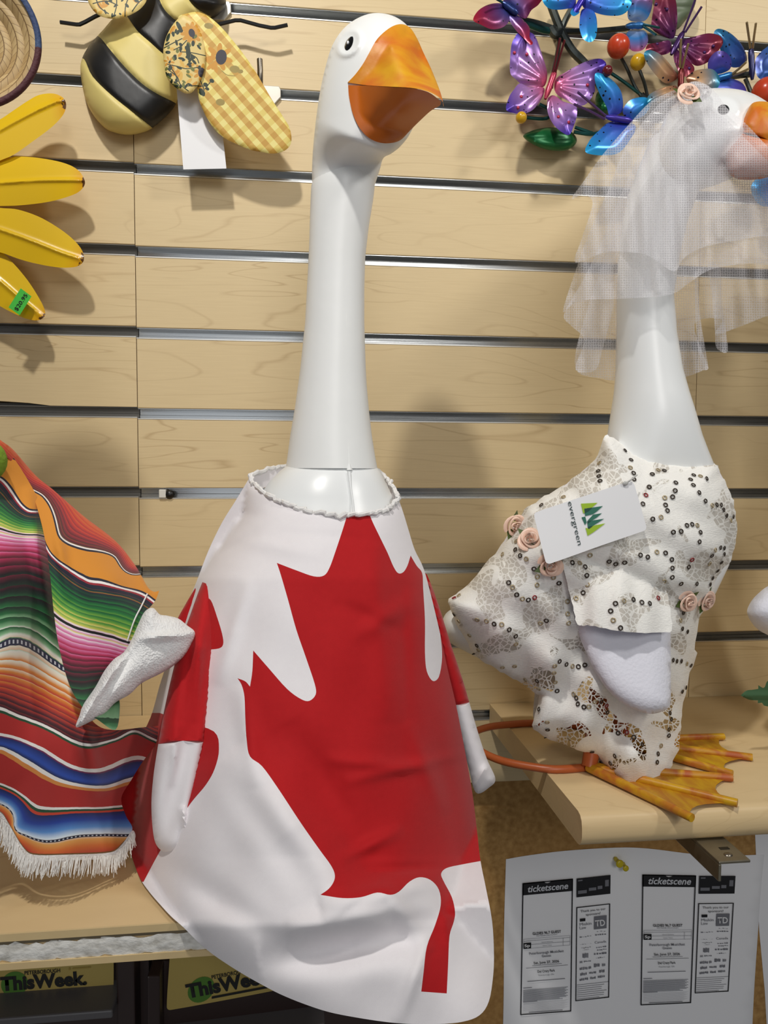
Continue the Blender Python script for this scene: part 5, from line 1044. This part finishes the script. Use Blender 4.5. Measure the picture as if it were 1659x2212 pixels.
lw = curve([(188, -10), (196, 15), (212, 32), (235, 40), (262, 39), (290, 28), (310, 12), (320, -10), (325, -60), (290, -110), (230, -110), (195, -60)], n=5); regL = []
for i in range(14): regL.append((leaf(rp.uniform(200, 310), rp.uniform(-40, 34), rp.uniform(5, 10), rp.uniform(3, 5), rp.uniform(0, 3)), 2 if i % 2 else 6))
for i in range(34): regL.append((leaf(rp.uniform(198, 312), rp.uniform(-40, 34), rp.uniform(3, 6), rp.uniform(2, 3.2), rp.uniform(0, 3)), 4))
for q in ([(205, -10), (215, 15), (235, 30)], [(250, -20), (252, 10), (246, 34)], [(270, 36), (272, 10), (285, -20)], [(200, 8), (230, 2), (255, 12)], [(285, 25), (300, 5), (315, -5)]): regL.append((strip(q, 1.2), 4))
sheet('hind_wing', lw, rim(lw, lambda p: np.full(len(p), -0.044)), 7, [CREAM] + WM[1:], BEE, regions=regL, back=0.003)
def wire(name, pts, Y, r, mt, par):
    m = MB(); Ys = Y if isinstance(Y, (list, tuple)) else [Y] * len(pts); m.tube([P(u, v, y) for (u, v), y in zip(pts, Ys)], r, 8); return m.build(name, mt, par)
wire('leg', [(130, 48), (165, 53), (172, 53), (185, 47), (205, 36), (235, 22)], -0.014, 0.0017, BLACKP, BEE)
wire('leg', [(440, 62), (475, 52), (508, 44), (520, 44), (560, 55), (585, 60), (594, 60), (621, 54)], -0.018, 0.0017, BLACKP, BEE)
bt = sheet('blank_tag', np.array([(381, 185), (470, 185), (489, 364), (396, 366)], float), lambda p: np.full(len(p), -0.028), 30, CARD, BEE, back=0.0005)
# slat-wall hooks behind the bee
def hook(u, v, label, peg):
    e = empty('display_hook', P(u, v, 0)); tag(e, label, 'hook', 'slat wall hooks')
    m = MB(); c = P(u, v, -0.0015); m.add([], [])
    pr = [(-0.011, 0.007), (0.011, 0.007), (0.0125, 0.004), (0.0125, -0.003), (0.006, -0.0105), (-0.006, -0.0105), (-0.0125, -0.003), (-0.0125, 0.004)]
    V = [(c[0] + x, -0.0035, c[2] + z) for x, z in pr] + [(c[0] + x, 0.009, c[2] + z) for x, z in pr]; n = 8
    m.add(V, [tuple(range(n)), tuple(range(2*n-1, n-1, -1))] + [(i, n+i, n+(i+1) % n, (i+1) % n) for i in range(n)])
    m.build('hook_plate', mat('worn_zinc', (196, 192, 182), 0.45, 0.5, var=(80, 0.6, (150, 146, 136))), e, False, 0.0006)
    m = MB(); m.tube(peg, 0.0026, 10); m.build('peg', NICKEL, e)
    return e
c1 = P(583, 207, 0)
hook(578, 203, 'zinc slat-wall hook with an upturned peg beside the gingham bee wing', [(c1[0] - 0.004, 0.0, c1[2]), P(562, 200, -0.030), P(562, 185, -0.0335), P(562, 150, -0.0345), P(561, 128, -0.0345)])
c2 = P(470, 22, 0)
hook(470, 20, 'zinc slat-wall hook behind the black head of the bee', [(c2[0], 0.0, c2[2]), (c2[0], -0.007, c2[2])])

# ------------------------------------------------------------------ metal butterflies
BW = empty('butterfly_wall_art', P(1350, 100, -0.03)); tag(BW, 'cluster of enamelled metal butterflies on bent wire stems with berries', 'wall ornament')
E1 = enamel('violet_pink_enamel', (190, 64, 94), (176, 132, 192), (60, 34, 150)); E2 = enamel('red_blue_enamel', (30, 70, 140), (110, 40, 90), (170, 30, 52)); E3 = enamel('sky_blue_enamel', (60, 50, 170), (50, 120, 205), (36, 160, 220))
E4 = enamel('silver_blue_enamel', (190, 200, 220), (60, 130, 200), (150, 70, 110)); E5 = enamel('wine_violet_enamel', (70, 34, 92), (110, 40, 80), (124, 30, 42)); E6 = enamel('rust_teal_enamel', (110, 26, 22), (190, 150, 110), (34, 120, 150))
E7 = enamel('violet_blue_enamel', (36, 110, 180), (80, 80, 180), (70, 50, 130)); E8 = enamel('deep_blue_enamel', (40, 40, 110), (40, 80, 150), (34, 110, 150))
def butterfly(mt, bodycol, wings, body, ants, Y, antmat=STEM, veins=False):
    bx_ = np.array(body, float); bm_ = mat('butterfly_body', bodycol, 0.28, 0.4)
    m = MB(); a = P(*body[0], Y - 0.004); b = P(*body[1], Y - 0.004); r = 0.0030
    m.tube([a + (b-a)*t for t in np.linspace(0, 1, 7)], [r*0.45, r*0.85, r, r*0.9, r*1.0, r*0.95, r*0.5], 10); bd = m.build('butterfly', bm_, BW)
    c = bx_.mean(0)
    for w in wings:
        tilt = 0.0; ol = curve(w, n=5); far = np.linalg.norm(ol - c, axis=1).max(); ctr = ol.mean(0); dirv = (ctr - c) / (np.linalg.norm(ctr - c) + 1e-9)
        def y(p, ol=ol, far=far):
            d = np.linalg.norm(p - c, axis=1) / far; g = np.zeros(len(p))
            if veins:
                ang = np.arctan2(p[:, 1] - c[1], p[:, 0] - c[0]); g = 0.0009 * np.cos(ang * 17) * np.clip(1 - np.abs(d - 0.45) / 0.45, 0, 1)
            return Y - 0.010 * d ** 1.5 - 0.0035 * np.clip(dist(ol, p) / 16, 0, 1) - g
        sheet('wing', ol, y, 4 if veins else 6, mt, bd, back=0.0008, uvf=lambda p, far=far: np.stack([np.linalg.norm(p - c, axis=1) / far, p[:, 1] / 100], 1))
        if veins:
            for t in (0.62, 0.78):
                q = c + dirv * far * t + np.array([-dirv[1], dirv[0]]) * (8 if t < 0.7 else -9); d = MB(); yy = float(y(q[None])[0]); d.ball(P(q[0], q[1], yy), 0.0016, 0.0014, 0.0016, n=6); d.build('enamel_drop', mt, bd)
    for q in ants:
        m = MB(); n = len(q); m.tube([P(u, v, Y - 0.006 - 0.008 * i) for i, (u, v) in enumerate(q)], 0.0011, 6); m.build('antenna', antmat, bd)
    return bd
VIOL = mat('violet_antenna', (96, 66, 120), 0.35, 0.5); GOLDW = mat('pale_wire', (170, 150, 110), 0.35, 0.6); REDW = mat('red_antenna', (110, 40, 46), 0.35, 0.5)
butterfly(E1, (176, 60, 84), [[(1182, 158), (1170, 115), (1156, 78), (1140, 68), (1123, 68), (1111, 82), (1104, 102), (1102, 156), (1115, 172), (1131, 184), (1156, 188), (1176, 186)], [(1174, 189), (1143, 188), (1123, 180), (1109, 195), (1100, 209), (1093, 236), (1109, 244), (1127, 246), (1147, 240), (1162, 225), (1174, 205)],
    [(1200, 172), (1225, 154), (1252, 139), (1277, 129), (1297, 127), (1309, 136), (1307, 152), (1291, 168), (1285, 184), (1285, 197), (1275, 215), (1262, 227), (1246, 227), (1225, 217), (1200, 200)], [(1184, 211), (1197, 206), (1217, 219), (1244, 229), (1246, 250), (1240, 270), (1230, 291), (1213, 285), (1195, 268), (1184, 246), (1182, 225)]],
    ((1178, 214), (1200, 150)), [[(1195, 155), (1203, 118), (1210, 82)], [(1200, 156), (1210, 120), (1220, 86)]], -0.034, REDW, True)
butterfly(E2, (40, 60, 120), [[(1022, 43), (1034, 22), (1058, 9), (1085, 8), (1104, 24), (1100, 45), (1086, 59), (1062, 63), (1038, 53)], [(1096, 25), (1120, 34), (1143, 58), (1144, 80), (1151, 92), (1146, 97), (1133, 84), (1115, 66), (1102, 47)], [(1090, 10), (1088, -25), (1120, -40), (1172, -15), (1165, 8), (1148, 22), (1135, 40), (1112, 28)]], ((1085, 5), (1118, 30)), [[(1085, 5), (1060, -10), (1040, -22)]], -0.040, STEMG)
butterfly(E3, (64, 50, 170), [[(1244, 12), (1225, 19), (1200, 21), (1181, 15), (1172, -5), (1190, -40), (1235, -30)], [(1258, 12), (1280, 25), (1308, 33), (1340, 33), (1358, 20), (1364, -5), (1340, -40), (1270, -25)], [(1256, 22), (1252, 45), (1252, 62), (1260, 84), (1275, 91), (1287, 80), (1290, 52), (1285, 28), (1270, 18)], [(1238, 18), (1232, 28), (1240, 35), (1252, 26)]], ((1238, 32), (1262, -8)), [], -0.048)
butterfly(E4, (50, 110, 170), [[(1360, 44), (1356, 22), (1362, -5), (1385, -18), (1408, -4), (1406, 24), (1391, 46)], [(1358, 66), (1392, 66), (1400, 88), (1388, 108), (1366, 110), (1354, 92)]], ((1352, 56), (1393, 55)), [[(1390, 53), (1405, 56), (1424, 60)], [(1390, 57), (1402, 65), (1417, 75)]], -0.036, STEMG)
butterfly(E5, (66, 36, 92), [[(1452, 84), (1425, 75), (1408, 60), (1410, 28), (1420, -15), (1440, -25), (1458, -5), (1463, 30), (1461, 66)], [(1470, 88), (1500, 79), (1530, 72), (1554, 77), (1562, 92), (1550, 112), (1534, 131), (1511, 142), (1495, 138), (1468, 112)], [(1460, 105), (1480, 124), (1499, 144), (1496, 160), (1482, 166), (1465, 152), (1455, 125)], [(1448, 88), (1420, 92), (1400, 96), (1396, 110), (1420, 120), (1448, 112)]], ((1450, 118), (1477, 68)), [[(1476, 68), (1490, 32), (1503, -4)], [(1480, 70), (1498, 42), (1516, 14)]], -0.034, VIOL, True)
butterfly(E6, (104, 26, 26), [[(1464, 168), (1440, 180), (1420, 166), (1400, 140), (1391, 116), (1404, 108), (1430, 120), (1454, 148)], [(1482, 172), (1492, 158), (1512, 150), (1540, 150), (1555, 170), (1550, 190), (1530, 200), (1500, 192)], [(1460, 185), (1430, 190), (1402, 205), (1400, 222), (1430, 215), (1462, 200)]], ((1470, 200), (1472, 146)), [[(1469, 146), (1470, 116), (1471, 84)], [(1474, 147), (1480, 122), (1487, 94)]], -0.046, GOLDW)
butterfly(E7, (40, 110, 180), [[(1552, 160), (1532, 156), (1530, 132), (1546, 112), (1566, 112), (1580, 130), (1576, 150)], [(1552, 172), (1577, 169), (1604, 180), (1612, 200), (1592, 206), (1560, 196), (1545, 182)]], ((1540, 172), (1584, 160)), [[(1582, 160), (1597, 148), (1612, 134)], [(1584, 163), (1600, 157), (1617, 149)]], -0.038, GOLDW)
butterfly(E8, (34, 36, 80), [[(1614, 128), (1600, 144), (1575, 142), (1556, 108), (1542, 74), (1552, 62), (1577, 71), (1602, 96)], [(1632, 128), (1659, 100), (1690, 90), (1700, 150), (1660, 172), (1636, 165)]], ((1625, 172), (1622, 100)), [[(1621, 104), (1617, 76), (1613, 48)], [(1626, 104), (1629, 78), (1633, 50)]], -0.030, GOLDW)
butterfly(E3, (70, 56, 160), [[(1318, 250), (1310, 230), (1295, 202), (1285, 174), (1287, 158), (1302, 160), (1326, 176), (1343, 202), (1344, 240)], [(1322, 262), (1292, 284), (1272, 306), (1268, 331), (1330, 333), (1362, 300), (1372, 270)], [(1345, 240), (1362, 216), (1392, 210), (1408, 222), (1390, 250), (1360, 258)]], ((1308, 252), (1366, 262)), [[(1308, 250), (1278, 224), (1248, 199)], [(1306, 257), (1274, 240), (1240, 225)]], -0.040, VIOL)
butterfly(E3, (60, 60, 160), [[(1622, 405), (1632, 388), (1655, 378), (1690, 380), (1690, 440), (1650, 446), (1630, 430)]], ((1690, 440), (1700, 380)), [], -0.030)
for (u, v, r, mt) in ((1336, 100, 23, BERRY_R), (1378, 134, 15.5, BERRY_Y), (1312, 153, 10.5, BERRY_D), (1126, 254, 11.5, BERRY_Y), (1655, 200, 28, BERRY_R)):
    m = MB(); s = r * mpp(u, v, -0.04); m.ball(P(u, v, -0.042 if r > 12 else -0.05), s, s, s * (1.0 if r < 12 else 1.02), n=12); m.build('berry', mt, BW)
for i, (q, mt) in enumerate(([[(1130, 295), (1150, 282), (1178, 276), (1205, 276), (1232, 283), (1246, 300), (1240, 315), (1222, 325), (1190, 325), (1158, 315)], LEAFM], [[(1290, 200), (1305, 195), (1320, 215), (1318, 240), (1300, 245), (1286, 225)], LEAFM], [[(1410, -20), (1470, -40), (1502, -10), (1498, 20), (1480, 45), (1460, 65), (1440, 50), (1415, 20)], LEAFG])):
    ol = curve(q, n=5); sheet('leaf', ol, lambda p, ol=ol: puff(ol, -0.016, 0.009, 26)(p) + 0.002 * np.exp(-((p[:, 1] - ol[:, 1].mean()) / 5) ** 2), 6, mt, BW, back=0.001)
lb = sheet('barcode_label', np.array([(1404, 60), (1428, -10), (1452, -10), (1420, 70)], float), lambda p: np.full(len(p), -0.028), 12, CARD, BW, back=0.0004)
HUB = (1212, 68)
for q, mt, r in (([(1180, -20), (1195, 25), HUB], STEM, 0.0040), ([(1240, 10), (1222, 42), HUB], STEM, 0.0030), ([HUB, (1235, 108), (1265, 140), (1300, 190), (1330, 240)], STEM, 0.0040), ([HUB, (1175, 65), (1140, 52), (1100, 40)], STEMG, 0.0030), ([HUB, (1160, 50), (1120, 42)], STEM, 0.0026), ([HUB, (1250, 68), (1300, 66), (1360, 60)], STEM, 0.0026), ([HUB, (1205, 110), (1195, 160), (1190, 190)], STEM, 0.0022),
                 ([(1312, 153), (1345, 175), (1385, 205)], STEMG, 0.0016), ([(1338, 118), (1355, 150), (1372, 188), (1390, 215)], STEM, 0.0016), ([(1380, 148), (1392, 180), (1400, 215)], STEM, 0.0016), ([(1137, 254), (1180, 256), (1190, 240), (1165, 225)], STEMG, 0.0016), ([(1240, 285), (1275, 290), (1300, 285)], STEMG, 0.0018), ([(1242, 275), (1280, 288)], STEMG, 0.0016), ([(1610, 170), (1622, 200), (1640, 250)], STEM, 0.002), ([HUB, (1200, 75), (1190, 60)], STEM, 0.0045), ([(1385, 205), (1440, 240), (1500, 230), (1600, 200)], STEM, 0.003), ([(1330, 240), (1400, 240), (1500, 200), (1560, 170), (1624, 160)], STEM, 0.003)):
    m = MB(); cc = curve(q, False, 5); m.tube(P(cc[:, 0], cc[:, 1], np.full(len(cc), -0.022)), r, 8); m.build('wire_stem', mt, BW)
m = MB(); m.tube([P(*HUB, -0.024), P(HUB[0], HUB[1], 0.0)], 0.004, 8); m.build('mount_peg', STEM, BW)
